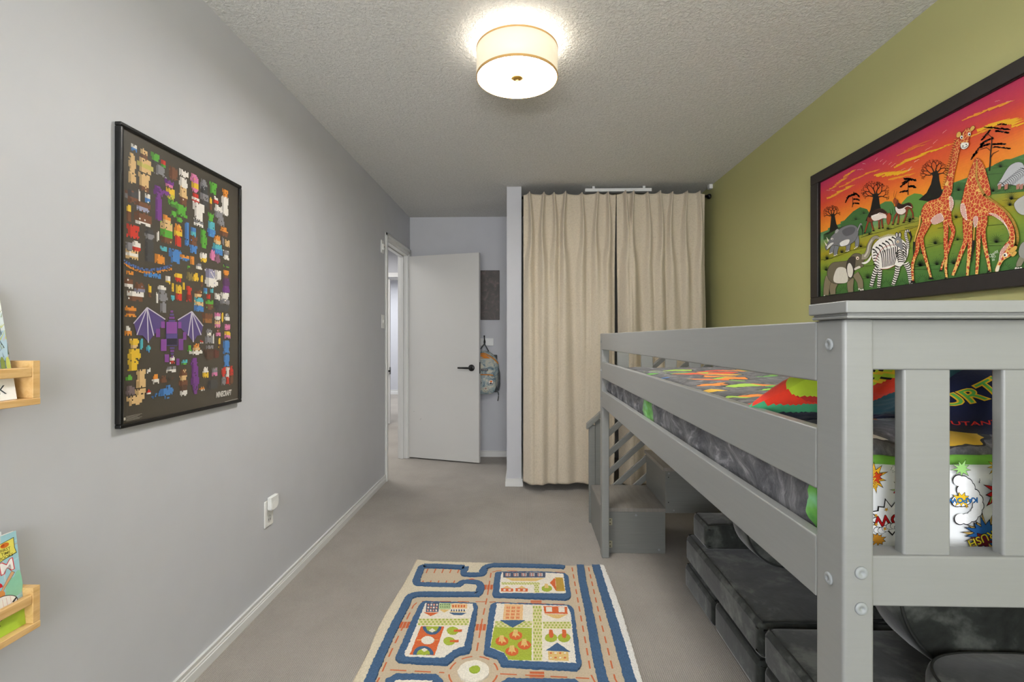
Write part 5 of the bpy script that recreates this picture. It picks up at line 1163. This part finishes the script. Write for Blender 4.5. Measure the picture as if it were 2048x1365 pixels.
def sprite(cx_, cy_, w_, h_, cols, seed, fill=.985, src=W1):
    """a small generic cluster of square blocks, two or three tones"""
    k = 4.267 if src is W1 else 4.137; px, py = src(cx_, cy_); p0 = onX(px-w_/k/2, py, XP); p1 = onX(px+w_/k/2, py, XP)
    zc = p0.lerp(p1, .5).z; hh = abs(onX(px, py-h_/k/2, XP).z-onX(px, py+h_/k/2, XP).z)
    nx_, nz_ = max(2, round((p1.y-p0.y)/G_)), max(2, round(hh/G_)); gy, gz = (p1.y-p0.y)/nx_, hh/nz_
    r = random.Random(seed); A.up(); c_ = [hx(c) for c in cols]
    rows = [r.random() for _ in range(nz_)]
    for j in range(nz_):
        band = int(j/nz_*len(c_)) % len(c_); inset = int(rows[j//3*3 % nz_]*nx_*.22)
        for i in range(nx_):
            if i < inset-0 or (i >= nx_-inset): continue
            if (j == 0 or j == nz_-1) and r.random() < .3: continue
            if r.random() > fill: continue
            col = c_[band]
            if i < nx_*.28: col = tuple(v_*.62 for v_ in col)
            if r.random() < .05: col = c_[r.randrange(len(c_))]
            y0, z1_ = p0.y+i*gy, zc+hh/2-j*gz; x_ = XP+A.lay*A.st
            pm.face([(x_, y0, z1_-gz), (x_, y0+gy, z1_-gz), (x_, y0+gy, z1_), (x_, y0, z1_)], 0, col)
TAN, PUR, GRN, BRN, WHT, GRY, BLU, RED, YEL, ORG, PNK, TEAL, DRK = '#e2bd86', '#7b3f92', '#5fae3f', '#7a4f38', '#ece7e0', '#8d8b90', '#4a86c9', '#d23a2c', '#ecc238', '#e8943a', '#dc7fae', '#58b7c4', '#4a4a4c'
L1 = [(290, 325, 50, 60, [WHT, BLU]), (375, 375, 80, 90, [TAN, BRN]), (470, 415, 75, 90, [GRN, GRN, DRK]), (275, 500, 65, 260, [TAN, TAN]), (385, 480, 140, 120, [TAN, '#cfc36a', TAN]), (515, 520, 110, 90, [GRY]), (375, 620, 120, 150, [TAN, TAN, BRN]), (540, 460, 40, 60, [RED, GRN]),
      (625, 545, 75, 110, [BRN]), (715, 545, 80, 60, [WHT]), (495, 690, 80, 80, [PUR]), (500, 830, 55, 230, [PUR, PUR]), (590, 630, 80, 60, [PUR, PNK]), (600, 720, 75, 100, [YEL, '#c9c24a']), (535, 700, 130, 36, [PUR]), (710, 700, 75, 240, [WHT, TAN, BRN]), (805, 590, 70, 80, [PNK]), (810, 640, 60, 130, [PNK, YEL, PNK]), (815, 755, 65, 80, [RED, WHT, RED]), (885, 640, 60, 90, [GRY]), (890, 740, 70, 180, [DRK, GRY, DRK]), (965, 670, 65, 100, [GRN]), (1068, 715, 50, 70, [ORG]), (1065, 820, 60, 160, [WHT]), (945, 800, 20, 110, [YEL, BRN]), (990, 770, 45, 60, [WHT, RED]),
      (250, 720, 100, 80, [BRN, GRY]), (290, 750, 110, 110, [DRK, BRN]), (335, 740, 14, 120, [WHT]), (405, 755, 45, 75, [WHT, BLU]), (365, 830, 150, 80, [BRN, '#a4a4bd']), (365, 930, 150, 110, [BRN, BRN, WHT]), (245, 880, 38, 140, [YEL, BRN, BRN]), (620, 800, 100, 60, [GRN, '#49763a']), (690, 860, 110, 100, [GRN, GRN]), (630, 890, 60, 50, [GRN]), (680, 940, 50, 40, [GRN]), (840, 870, 100, 150, [WHT]), (840, 970, 80, 50, [GRY, WHT]), (945, 920, 50, 80, [GRN]), (950, 1020, 70, 130, [TEAL, BLU]), (1010, 870, 70, 110, [WHT, GRY]), (1030, 950, 60, 80, [GRY]), (1055, 1040, 75, 80, [ORG, BRN]),
      (280, 1040, 110, 115, [RED, RED]), (420, 1060, 85, 100, [DRK, GRY]), (420, 1200, 75, 190, [DRK]), (570, 940, 65, 80, [ORG, TAN]), (565, 1050, 105, 180, [TAN, GRN, BRN]), (493, 1080, 20, 90, [WHT]), (665, 1030, 70, 110, [ORG, YEL]), (665, 1120, 70, 90, [RED]), (740, 1060, 36, 200, [BLU]), (795, 1040, 60, 70, [BLU, TEAL]), (795, 1150, 70, 150, [BRN, BLU]), (880, 1050, 60, 70, [GRN]), (885, 1130, 55, 100, [GRN]), (1000, 1110, 60, 80, [ORG, TAN]), (1000, 1190, 90, 90, [TEAL, BLU]), (1048, 1120, 16, 70, [GRY]), (1085, 1140, 40, 60, [TAN]),
      (245, 1170, 60, 80, [GRY]), (310, 1165, 70, 90, [WHT, RED]), (270, 1235, 130, 80, [TAN, WHT, TAN]), (540, 1185, 60, 40, [TEAL]), (508, 1275, 85, 80, [ORG]), (640, 1250, 110, 120, [BLU, BLU]), (720, 1265, 80, 50, [ORG, BLU]), (785, 1285, 35, 70, [ORG]), (880, 1260, 60, 80, [WHT, YEL]), (960, 1240, 50, 90, [PNK]), (1000, 1270, 50, 80, ['#8d5f76']), (1075, 1240, 50, 80, [GRY, WHT]), (755, 1345, 24, 28, [GRN]), (840, 1335, 60, 50, [GRY, WHT]), (1075, 1330, 50, 30, [DRK, GRN])]
for i, (x, y, w_, h_, c_) in enumerate(L1): sprite(x, y, w_, h_, c_, 100+i)
L2 = [(245, 25, 60, 30, [ORG]), (430, 45, 180, 40, [BLU]), (560, 85, 40, 65, [WHT, YEL]), (645, 65, 65, 70, [YEL, RED]), (600, 145, 18, 70, [YEL]), (690, 135, 18, 60, [YEL]), (650, 190, 50, 130, [YEL, RED]), (740, 55, 60, 70, ['#8a7a4c']), (790, 60, 50, 70, [YEL]), (840, 95, 20, 100, [YEL, BRN]), (920, 70, 110, 150, ['#9a97b5', WHT]), (975, 45, 50, 80, [WHT]), (1042, 40, 45, 70, [ORG, BRN]), (1042, 130, 60, 130, ['#5f3a68', PUR]),
      (235, 110, 70, 90, [BRN, WHT]), (325, 150, 90, 90, [BRN, '#8c8aa0']), (290, 220, 140, 80, [WHT, BRN]), (410, 180, 26, 120, [YEL, BRN]), (510, 165, 70, 70, [WHT, GRY]), (510, 225, 100, 70, [GRY]), (520, 310, 50, 90, [GRY]), (470, 230, 16, 90, [WHT]), (600, 235, 30, 45, [TEAL]), (735, 200, 45, 130, [RED, '#8c2c24']), (810, 200, 60, 70, [BRN, TAN]), (815, 265, 90, 70, [TEAL, TAN]), (815, 320, 80, 50, [BLU]), (870, 175, 30, 50, [BLU, TEAL]), (922, 170, 26, 40, [TEAL]), (895, 220, 30, 40, [RED]), (903, 290, 65, 80, [GRN, BRN, BRN]), (970, 240, 60, 90, [WHT, DRK]), (1030, 240, 80, 100, [WHT, GRY]), (1005, 315, 130, 60, [DRK]),
      (250, 345, 95, 90, [ORG, BRN, ORG]), (230, 505, 60, 80, [WHT, ORG]), (280, 610, 80, 80, [YEL, YEL, TAN]), (280, 700, 110, 90, [YEL]), (340, 615, 26, 90, [TEAL]), (270, 790, 90, 90, [YEL]), (398, 655, 38, 60, [TEAL, BLU]), (885, 400, 90, 80, [BRN, '#9c6a3c']), (970, 385, 50, 60, [PNK, WHT]), (1048, 390, 45, 60, [GRY, WHT]), (1010, 395, 16, 80, [YEL]), (970, 450, 60, 60, [TAN, PNK]), (975, 520, 40, 60, [BRN, PNK]), (1052, 475, 45, 50, [PNK]), (1052, 540, 50, 60, [YEL, PNK]), (900, 520, 50, 60, [GRY, WHT]), (900, 580, 70, 60, [GRY]), (935, 570, 12, 80, [WHT]), (905, 640, 60, 30, [GRY]), (985, 610, 18, 90, [YEL, BRN]), (1042, 640, 55, 110, [BLU]),
      (1045, 750, 60, 100, [BLU]), (838, 595, 26, 30, [RED, WHT]), (795, 645, 60, 70, [ORG, TAN]), (790, 685, 110, 40, [WHT]), (738, 650, 40, 50, [GRN]), (900, 700, 90, 90, ['#5a4034']), (960, 695, 60, 70, ['#6a3a30']), (595, 745, 40, 65, [WHT, RED]), (695, 765, 50, 40, [TEAL, GRN]), (400, 835, 30, 45, [WHT]), (585, 825, 80, 50, [GRY, WHT]), (235, 900, 55, 60, [GRN]), (335, 900, 80, 150, [TAN]), (250, 1000, 90, 80, ['#7a6a6e']), (330, 1010, 90, 50, [TAN]), (290, 1080, 150, 80, [TAN, TAN]), (455, 905, 60, 80, [ORG, WHT]), (520, 905, 60, 60, [BRN]), (590, 900, 60, 24, ['#5a4438']), (400, 1010, 34, 40, [RED, WHT]), (685, 870, 65, 110, [BRN, TAN]), (685, 940, 90, 50, [BRN]), (688, 1000, 60, 90, ['#5f4436', WHT]),
      (775, 760, 60, 60, [PUR]), (782, 870, 70, 160, [PUR]), (785, 980, 45, 100, [PUR]), (870, 850, 50, 90, [WHT, YEL]), (945, 845, 60, 70, [GRY, PNK]), (840, 985, 45, 35, [ORG, WHT]), (930, 950, 90, 80, [DRK]), (1020, 880, 35, 150, [RED, GRY]), (1055, 880, 35, 150, [WHT, RED]), (1082, 870, 35, 150, [RED, BRN]), (545, 1010, 120, 60, [BLU]), (560, 975, 36, 40, [BLU]), (470, 1035, 60, 30, [BLU]), (440, 1055, 40, 24, [BLU]), (550, 1055, 40, 26, [BLU])]
for i, (x, y, w_, h_, c_) in enumerate(L2): sprite(x, y, w_, h_, c_, 400+i, src=W2)
# a long stair-stepped ribbon of blocks
for k in range(22): x, y = 200+k*19, 1290+45*math.sin(k*.17)+k*3.0; sprite(x, y, 22, 24, ['#5577b8'], 700+k); sprite(x, y+24, 20, 20, [ORG], 800+k)
# big generic purple-and-slate block ornament in the middle
def rect2(x0, y0, x1, y1, col): A.poly([W2(x0, y0), W2(x1, y0), W2(x1, y1), W2(x0, y1)], col)
def fan(P, ribs, tip):
    A.poly([W2(*p) for p in P], '#5b4b86')
    for q in ribs: A.stroke([W2(*tip), W2(*q)], 2.0, '#c9c4d2')
fan([(385, 310), (535, 410), (500, 470), (440, 540), (395, 600), (350, 545), (300, 540), (275, 440)], [(535, 410), (440, 545), (395, 605), (300, 540), (272, 445)], (385, 312))
fan([(755, 345), (640, 415), (660, 480), (725, 545), (768, 600), (800, 545), (832, 540), (848, 465)], [(640, 415), (725, 545), (768, 600), (832, 540), (848, 465)], (755, 345))
for q in ((540, 430, 637, 630, '#4b4577'), (545, 432, 632, 528, '#8b4a9e'), (548, 532, 632, 566, '#5a4b8c'), (548, 570, 632, 622, '#2e2a3e'), (500, 428, 532, 482, '#8b4a9e'), (640, 432, 668, 485, '#8b4a9e'), (458, 488, 492, 558, '#7d4495'), (682, 516, 710, 580, '#7d4495'), (498, 574, 545, 672, '#8b4a9e'), (645, 572, 684, 665, '#7d4495'), (530, 700, 566, 765, '#8b4a9e'), (626, 735, 652, 790, '#7d4495')): rect2(*q)
for k in range(4): rect2(560+k*6, 415-k*26, 618-k*6, 432-k*26, '#7a4292' if k % 2 else '#5b4b86')
for k in range(4): rect2(572+k*4, 640+k*24, 612-k*4, 656+k*24, '#7a4292' if k % 2 else '#5b4b86')
px, py = W2(1020, 1030); p_ = onX(px, py, XP)
A.up(2); lay = A.lay; B_ = Art(lambda y, z: (XP, y, z), (1, 0, 0), .000009); B_.mb = pm; B_.lay = lay
p0, p1 = onX(*W2(945, 1035), XP), onX(*W2(1092, 1020), XP); cy_ = (p0.y+p1.y)/2
art_text(B_, 'MINECRAFT', cy_, (p0.z+p1.z)/2, .0285, '#dcd8d0', 0, False, .045, .82*(p1.y-p0.y)/.135*.92, .12)
for k in range(5): p_ = onX(*W2(190, 1256+k*5), XP); B_.stroke([(PY0+fb+.016, PZ0+fb+.020-k*.0032), (PY0+fb+.075-.008*(k % 3), PZ0+fb+.020-k*.0032)], .0009, '#b9b4aa')
B_.poly([(PY0+fb+.004, PZ0+fb+.010), (PY0+fb+.014, PZ0+fb+.010), (PY0+fb+.014, PZ0+fb+.018), (PY0+fb+.004, PZ0+fb+.018)], '#d8d4cc')
B_.stroke([(PY1-fb-.09, PZ0+fb+.002), (PY1-fb-.004, PZ0+fb+.004)], .0016, '#cfcac0')
keep = [i for i, f in enumerate(pm.f) if all(PY0+fb-.003 <= pm.v[j][1] <= PY1-fb+.003 for j in f)]
obj('print', pm, M['paint'], po)
obj('acrylic_sheet', MB().box(XP+.0076, XP+.0082, PY0+fb-.001, PY1-fb+.001, PZ0+fb-.001, PZ1-fb+.001), M['acrylic'], po)
# ------------------------------------------------------------------ road map rug
rug = thing('road_map_rug', 'cream and blue children rug with woven roads, houses and trees', 'rug', (-.09, 1.9, FZ))
RB, RPZ = FZ+.006, FZ+.015                      # woven base, tops of the tufted pile
def ra(x, y): return (700+x/5.353, 1110+y/5.353)
def rb(x, y): return (960+x/5.352, 1110+y/5.352)
def LA(*P): return [ra(*p) for p in P]
def LB(*P): return [rb(*p) for p in P]
def fl(px, py, z=RB): p = onZ(px, py, z); return (p.x, p.y)
def world(P): return [fl(*p) for p in P]
YB = 1.02                                        # near end, below the picture
# corners in metres
c00, c10 = fl(*ra(712, 55)), fl(*rb(1330, 120)); 
left = world(LA((712, 55), (640, 200), (560, 340), (400, 600), (300, 790), (190, 1060), (40, 1340))); lx0 = left[-1]
right = world(LB((1330, 120), (1375, 230), (1500, 560), (1560, 760), (1650, 1060), (1735, 1350)))
base_out = left+[(left[-1][0]-.004, YB)]+[(right[-1][0]+.002, YB)]+right[::-1]
topedge = world(LB((870, 118), (0, 92)))+world(LA((1280, 86), (1000, 82), (870, 76)))
outline = base_out+topedge
mb = MB(); mb.prism([(x, y, FZ+.0008) for x, y in outline], (0, 0, RB-FZ-.0008), 0, hx('#c9b79c'))
A = Art(lambda x, y: (x, y, RB), (0, 0, 1), .00004); A.mb = mb; A.lay = 1
BEI = '#cbbaa0'
A.poly(outline, BEI, 0)
rr = random.Random(9)
# fine woven ribs are in the material; the road markings:
def dashed(P, w_=.0062, on=.052, off=.030, col='#cf6f45'):
    P = [Vector(p) for p in P]; d = 0; A.up()
    for a, b_ in zip(P, P[1:]):
        L_ = (b_-a).length; s_ = -d
        while s_ < L_:
            e0, e1 = max(0, s_), min(L_, s_+on)
            if e1 > e0+.004: t0_, t1_ = e0/L_, e1/L_; A.stroke([tuple(a.lerp(b_, t0_)), tuple(a.lerp(b_, t1_))], w_, col, lift=False)
            s_ += on+off
        d = (L_+d) % (on+off)
W_ = world
dashed(W_(LA((770, 500), (1560, 506)))+W_(LB((100, 509), (960, 535)))); dashed(W_(LA((715, 515), (680, 545), (520, 870), (430, 1060), (330, 1290), (290, 1365)))+[(-.525, 1.45), (-.53, YB+.05)])
dashed(W_(LA((1510, 195), (1470, 450), (1415, 700), (1350, 1075)))); dashed(W_(LB((130, 188), (190, 172), (560, 182), (930, 190)))); dashed(W_(LB((985, 138), (1060, 560), (1130, 940), (1190, 1290)))+[(.305, 1.45), (.305, YB+.05)], on=.044); dashed(W_(LB((1162, 138), (1275, 640), (1360, 980), (1445, 1330)))+[(.377, 1.45), (.38, YB+.05)], on=.044)
dashed(W_(LA((430, 1236), (1010, 1266))), on=.06); dashed(W_(LB((215, 1278), (1170, 1328))), on=.06)
rcx, rcy = fl(*ra(1322, 1262)); 
for k in range(8): a = math.radians(22.5+45*k); A.stroke([(rcx+.0875*math.cos(a+t), rcy+.0875*math.sin(a+t)) for t in (-.24, -.12, 0, .12, .24)], .0062, '#cf6f45')
def bars(P0, P1, n_, lenv, w_=.012):
    """n bars between P0 and P1, each lenv long"""
    A.up()
    for k in range(n_):
        t = k/(n_-1); x, y = P0[0]+(P1[0]-P0[0])*t, P0[1]+(P1[1]-P0[1])*t; A.stroke([(x-lenv[0]/2, y-lenv[1]/2), (x+lenv[0]/2, y+lenv[1]/2)], w_, '#cd6a40', lift=False)
bars(fl(*ra(548, 755)), fl(*ra(620, 755)), 3, (.0, .045)); bars(fl(*ra(1450, 350)), fl(*ra(1515, 350)), 3, (0, .045)); bars(fl(*ra(1362, 780)), fl(*ra(1438, 780)), 3, (0, .045)); bars(fl(*rb(600, 502)), fl(*rb(600, 542)), 3, (.05, 0)); bars(fl(*rb(610, 1268)), fl(*rb(610, 1335)), 3, (.052, 0))
A.ell(*fl(*ra(1300, 272)), .018, .012, '#d0693c')
for k in range(5):
    a, b_ = fl(*ra(835-k*0+k*84, 152)), fl(*ra(815+k*84, 200)); A.stroke([a, b_], .006, '#cf6f45'); a, b_ = fl(*ra(785+k*84, 280)), fl(*ra(768+k*84, 320)); A.stroke([a, b_], .006, '#cf6f45')
obj('woven_base', mb, M['rugflat'], rug)
# tufted areas: real raised pile with ragged outlines
pile = MB(); RG = random.Random(3)
def resample(P, step=.007):
    out = []
    for i in range(len(P)):
        a, b_ = Vector(P[i]), Vector(P[(i+1) % len(P)]); n_ = max(1, int((b_-a).length/step))
        for k in range(n_): out.append(a.lerp(b_, k/n_))
    return out
def tuft_area(P, col, h_=.008, rag=.0022, base=RB):
    Q = resample(P); Q = [q+Vector((RG.uniform(-rag, rag), RG.uniform(-rag, rag))) for q in Q]
    Pt = [Vector((q.x, q.y, base+h_)) for q in Q]; c_ = hx(col)
    for tri in tessellate_polygon([Pt]):
        t_ = [Pt[i] for i in tri]
        if (t_[1]-t_[0]).cross(t_[2]-t_[0]).z < 0: t_.reverse()
        pile.face(t_, 0, c_)
    k = len(Q)
    for i in range(k):
        a, b_ = Q[i], Q[(i+1) % k]; pile.face([(a.x, a.y, base-.001), (b_.x, b_.y, base-.001), (b_.x, b_.y, base+h_), (a.x, a.y, base+h_)], 0, c_)
def band(P, w_, col, h_=.008):
    P = [Vector(p) for p in P]; L_, R_2 = [], []
    for i, p in enumerate(P):
        t = (P[min(i+1, len(P)-1)]-P[max(i-1, 0)]).normalized(); d = Vector((-t.y, t.x)); L_.append(p+d*w_/2); R_2.append(p-d*w_/2)
    tuft_area([tuple(p) for p in L_+R_2[::-1]], col, h_)
BL, CR = '#456589', '#efe7d8'
# cream field outside the roads
K1 = LA((725, 62), (870, 82), (1280, 92), (1500, 98), (1640, 102), (1560, 118), (1480, 128), (1425, 150), (1410, 210), (1230, 208), (1225, 140), (800, 122), (770, 120), (690, 300), (700, 325), (1150, 350), (1215, 315), (1360, 315), (1375, 350), (1360, 405), (1330, 415), (800, 415), (690, 420), (610, 460), (560, 560), (160, 1365))
tuft_area(W_(K1)+[(-.545, 1.62), (-.548, YB+.004), (left[-1][0]+.003, YB+.004), (left[-1][0]+.003, 1.62)]+[(x+.004, y-.003) for x, y in left[::-1][1:-1]], '#ded2b8', .005)
tuft_area(W_(LB((0, 95), (870, 120), (860, 128), (100, 112), (0, 130))), '#ded2b8', .0056)
tuft_area(W_(LB((1275, 122), (1322, 124), (1370, 235), (1495, 565), (1555, 765), (1645, 1065), (1725, 1350)))+[(right[-1][0]-.004, YB+.004), (.418-.02, YB+.004)]+W_(LB((1640, 1365), (1530, 1000), (1430, 700), (1340, 400))), '#efece6', .007)
# blue outlines
band(W_(smooth_path(LA((1235, 142), (1232, 170), (1215, 195), (1240, 222), (1395, 222), (1425, 200), (1440, 170)), 3)), .034, BL); band(W_(LA((790, 130), (1000, 134), (1225, 146))), .040, BL)
band(W_(LB((22, 195), (40, 160), (75, 135), (140, 122), (300, 123), (500, 129), (860, 138), (905, 147))), .032, BL, .0087)
band(W_(smooth_path(LA((800, 130), (765, 150), (735, 220), (710, 290), (725, 326), (800, 332)), 3)), .036, BL); band(W_(smooth_path(LA((800, 332), (1140, 342), (1180, 330), (1215, 306), (1340, 308), (1390, 330), (1395, 380), (1375, 425), (1330, 436), (800, 434), (700, 440), (635, 470), (590, 560), (480, 770), (330, 1090), (210, 1365)), 3))+[(-.505, 1.60), (-.51, YB+.01)], .037, BL)
band(W_(LB((1072, 122), (1098, 300), (1150, 540), (1200, 800), (1262, 1140), (1318, 1365)))+[(.336, 1.5), (.337, YB+.01)], .036, BL); band(W_(LB((1242, 122), (1290, 290), (1380, 580), (1470, 880), (1555, 1180), (1610, 1365)))+[(.412-.012, 1.5), (.400, YB+.01)], .040, BL)
# blocks
def block(outer, inner, f): tuft_area(W_(sp_c(f(*outer))), BL, .009); tuft_area(W_(f(*inner)), CR, .0105)
def sp_c(P):
    """rounded corners"""
    out = []; k = len(P)
    for i in range(k):
        a, b_, c_ = Vector(P[i-1]), Vector(P[i]), Vector(P[(i+1) % k]); r = .18
        p, q = b_.lerp(a, min(r, 4/((a-b_).length+.01))), b_.lerp(c_, min(r, 4/((c_-b_).length+.01))); out += [tuple(p), tuple((p+q+b_*2)/4), tuple(q)]
    return out
block(((740, 560), (785, 516), (1345, 536), (1372, 570), (1290, 1060), (1150, 1092), (1045, 1200), (520, 1166), (482, 1130), (560, 960), (650, 745)), ((810, 542), (1312, 550), (1322, 600), (1280, 760), (1222, 1005), (1120, 1042), (1000, 1132), (600, 1118), (580, 1092), (650, 940), (720, 760)), LA)
block(((165, 202), (600, 194), (900, 214), (942, 240), (976, 470), (930, 496), (150, 466), (130, 442)), ((230, 213), (600, 208), (892, 226), (918, 436), (210, 430), (206, 400)), LB)
block(((108, 560), (160, 530), (960, 558), (1000, 600), (1088, 1200), (1042, 1256), (230, 1212), (190, 1125), (40, 1082), (45, 1020)), ((180, 548), (930, 573), (968, 640), (1028, 1186), (305, 1158), (262, 1082), (112, 1020), (142, 800)), LB)
# the blocks that start at the lower edge of the picture and run on toward the camera
def rblock(x0, x1, y0, y1): tuft_area([(x0, y0), (x1, y0), (x1, y1-.03), (x1-.03, y1), (x0+.03, y1), (x0, y1-.03)], BL, .009); tuft_area([(x0+.036, y0+.036), (x1-.036, y0+.036), (x1-.036, y1-.036), (x0+.036, y1-.036)], CR, .0105)
ya = fl(*ra(700, 1300))[1]; yb_ = fl(*rb(640, 1352))[1]
rblock(fl(*ra(395, 1330))[0], fl(*ra(1005, 1330))[0], YB+.10, ya); rblock(fl(*rb(205, 1362))[0], fl(*rb(1105, 1362))[0], YB+.10, yb_)
tuft_area([(rcx+.056*math.cos(a), rcy+.056*math.sin(a)) for a in [i*.2094 for i in range(30)]], '#efe9da', .007); 
H2 = RB+.0098
def t2(P, col, h_=.0014, rag=.0012): tuft_area(W_(P), col, h_, rag, H2)
def blob(f, x, y, rx, ry, col, h_=.002): t2(f(*[(x+rx*math.cos(i*.524), y+ry*math.sin(i*.524)) for i in range(12)]), col, h_)
tuft_area([(rcx+.004+.020*math.cos(a), rcy+.003+.020*math.sin(a)) for a in [i*.35 for i in range(18)]], '#a3b83a', .004, .0015, RB+.006)
def rect(f, x0, y0, x1, y1, col, h_=.0014, sk=0): t2(f((x0, y0), (x1, y0), (x1+sk, y1), (x0+sk, y1)), col, h_, .0007)
def path(f, x0, y0, x1, y1, nx_, ny_, sk=0):
    rect(f, x0, y0, x1, y1, '#e2d9a2', .0008, sk); 
    for j in range(ny_):
        for i in range(nx_): x, y = x0+(x1-x0)*(i+.5+(.25 if j % 2 else -.2))/nx_+sk*(j+.5)/ny_, y0+(y1-y0)*(j+.5)/ny_; rect(f, x-(x1-x0)/nx_*.26, y-(y1-y0)/ny_*.26, x+(x1-x0)/nx_*.26, y+(y1-y0)/ny_*.26, '#a9bb4a', .0016)
GN, OR, YL = '#abba3c', '#dd6a35', '#e6c37c'
# left block
path(LA, 740, 712, 1280, 785, 13, 3, -14)
rect(LA, 820, 545, 955, 640, '#48556e', .0014, -8); 
for j in range(3):
    for i in range(4): rect(LA, 832+i*30-j*4, 556+j*30, 850+i*30-j*4, 574+j*30, ('#e8a58c', '#efe3d4')[(i+j) % 2], .0018)
t2(LA((790, 645), (948, 648), (862, 686)), OR); rect(LA, 955, 548, 1082, 610, '#b9cf92', .0014, -4); t2(LA((958, 615), (1070, 615), (1010, 648)), YL)
for j in range(2):
    for i in range(5): rect(LA, 965+i*23, 555+j*26, 975+i*23, 570+j*26, '#5d7a52', .0018)
rect(LA, 1085, 552, 1255, 602, '#ecc38c'); 
for i in range(5): rect(LA, 1095+i*30, 568, 1112+i*30, 592, OR, .0018)
for i in range(6): rect(LA, 1080+i*27, 615, 1094+i*27, 635, '#4e5d74', .0018)
rect(LA, 1070, 636, 1240, 643, YL); t2(LA((1060, 648), (1245, 652), (1200, 674), (1110, 674)), BL)
t2(LA((762, 795), (1010, 800), (905, 1110), (640, 1100)), OR); 
def ringp(cx_, cy_, rx, ry, a0, a1): return [(cx_+rx*math.cos(math.radians(a)), cy_+ry*math.sin(math.radians(a))) for a in range(a0, a1+1, 12)]
t2(LA(*ringp(880, 800, 100, 88, 0, 180)), BL, .0020); t2(LA(*ringp(880, 800, 68, 62, 0, 180)), GN, .0026); t2(LA((880, 822), (915, 845), (880, 868), (845, 845)), CR, .0032)
t2(LA(*ringp(785, 1105, 110, 94, 180, 360)), BL, .0020); t2(LA(*ringp(785, 1105, 72, 62, 180, 360)), GN, .0026); t2(LA((795, 1035), (832, 1055), (795, 1078), (762, 1055)), CR, .0032)
t2(LA(*ringp(832, 948, 70, 44, 0, 348)), CR, .0022); rect(LA, 715, 942, 762, 947, YL, .002); rect(LA, 902, 942, 950, 947, YL, .002)
for x, y in ((1100, 845), (1062, 958)): blob(LA, x, y, 64, 44, GN); t2(LA((x+10, y-8), (x+100, y-12), (x+100, y+10), (x+10, y+14)), OR, .0028)
# middle top block
rect(LB, 248, 212, 700, 268, '#4e5a72'); 
for i in range(5): 
    for k in range(4): rect(LB, 275+i*86+k*14, 222, 283+i*86+k*14, 256, ('#f0a98c', '#efe6da')[k % 2], .0018)
t2(LB((270, 272), (690, 276), (600, 308), (340, 304)), YL); path(LB, 230, 320, 640, 345, 14, 2); path(LB, 580, 345, 632, 432, 2, 4)
for x in (290, 445): t2(LB((x-65, 385), (x+65, 388), (x+65, 420), (x-65, 418)), OR); t2(LB((x-40, 382), (x, 358), (x+45, 384)), YL); rect(LB, x-40, 396, x-15, 412, CR, .002); rect(LB, x+15, 396, x+40, 412, CR, .002)
blob(LB, 715, 388, 58, 34, GN); t2(LB((690, 385), (695, 340), (725, 340), (735, 385)), YL, .0028); t2(LB((750, 325), (800, 268), (820, 418)), OR); t2(LB((803, 268), (885, 270), (910, 415), (820, 416)), '#cba23f')
for i in range(4): rect(LB, 822+i*20, 285, 830+i*20, 400, '#b0903a', .0018)
# big right block
path(LB, 565, 572, 660, 1168, 3, 17, 6); path(LB, 165, 740, 560, 805, 8, 3, -10); path(LB, 672, 745, 970, 822, 8, 3, 6)
t2(LB((262, 556), (462, 563), (455, 730), (245, 725)), '#eec48e')
for j in range(4):
    for i in range(3):
        for k in range(3): rect(LB, 285+i*55+k*13-j*3, 585+j*36, 293+i*55+k*13-j*3, 608+j*36, OR, .0018)
t2(LB((215, 732), (485, 732), (350, 812)), BL, .002); t2(LB((152, 805), (555, 815), (550, 1165), (305, 1155), (262, 1080), (115, 1018)), GN)
for x, y in ((382, 898), (235, 960), (475, 1000), (342, 1070)): blob(LB, x, y, 72, 48, OR, .0026); t2(LB((x-40, y+8), (x-20, y-60), (x+20, y-62), (x+25, y-20), (x+45, y+14), (x+10, y+2), (x, y+28), (x-12, y+2)), YL, .0034)
t2(LB((680, 578), (932, 586), (938, 662), (690, 655)), OR); rect(LB, 706, 590, 770, 640, CR, .002, 3); rect(LB, 838, 590, 905, 645, CR, .002, 3); t2(LB((690, 662), (938, 668), (840, 712), (795, 708)), YL)
for x in (760, 900): blob(LB, x, 920, 68, 48, GN); t2(LB((x-22, 835), (x+18, 840), (x+28, 900), (x+12, 925), (x-15, 920), (x-22, 900)), OR, .003)
t2(LB((828, 975), (965, 1070), (705, 1058)), BL, .002); t2(LB((728, 1066), (945, 1072), (950, 1168), (735, 1160)), YL)
for j in range(2):
    for i in range(4): rect(LB, 748+i*50, 1080+j*50, 770+i*50, 1094+j*50, (OR, CR)[(i+j) % 2], .002)
for (x, y, c_) in ((-.36, 1.50, GN), (-.24, 1.42, OR), (.0, 1.40, GN), (.14, 1.33, OR)):
    tuft_area([(x+.035*math.cos(i*.6), y+.035*math.sin(i*.6)) for i in range(10)], c_, .003, .002, H2)
obj('tufted_pile', pile, M['rugpile'], rug)
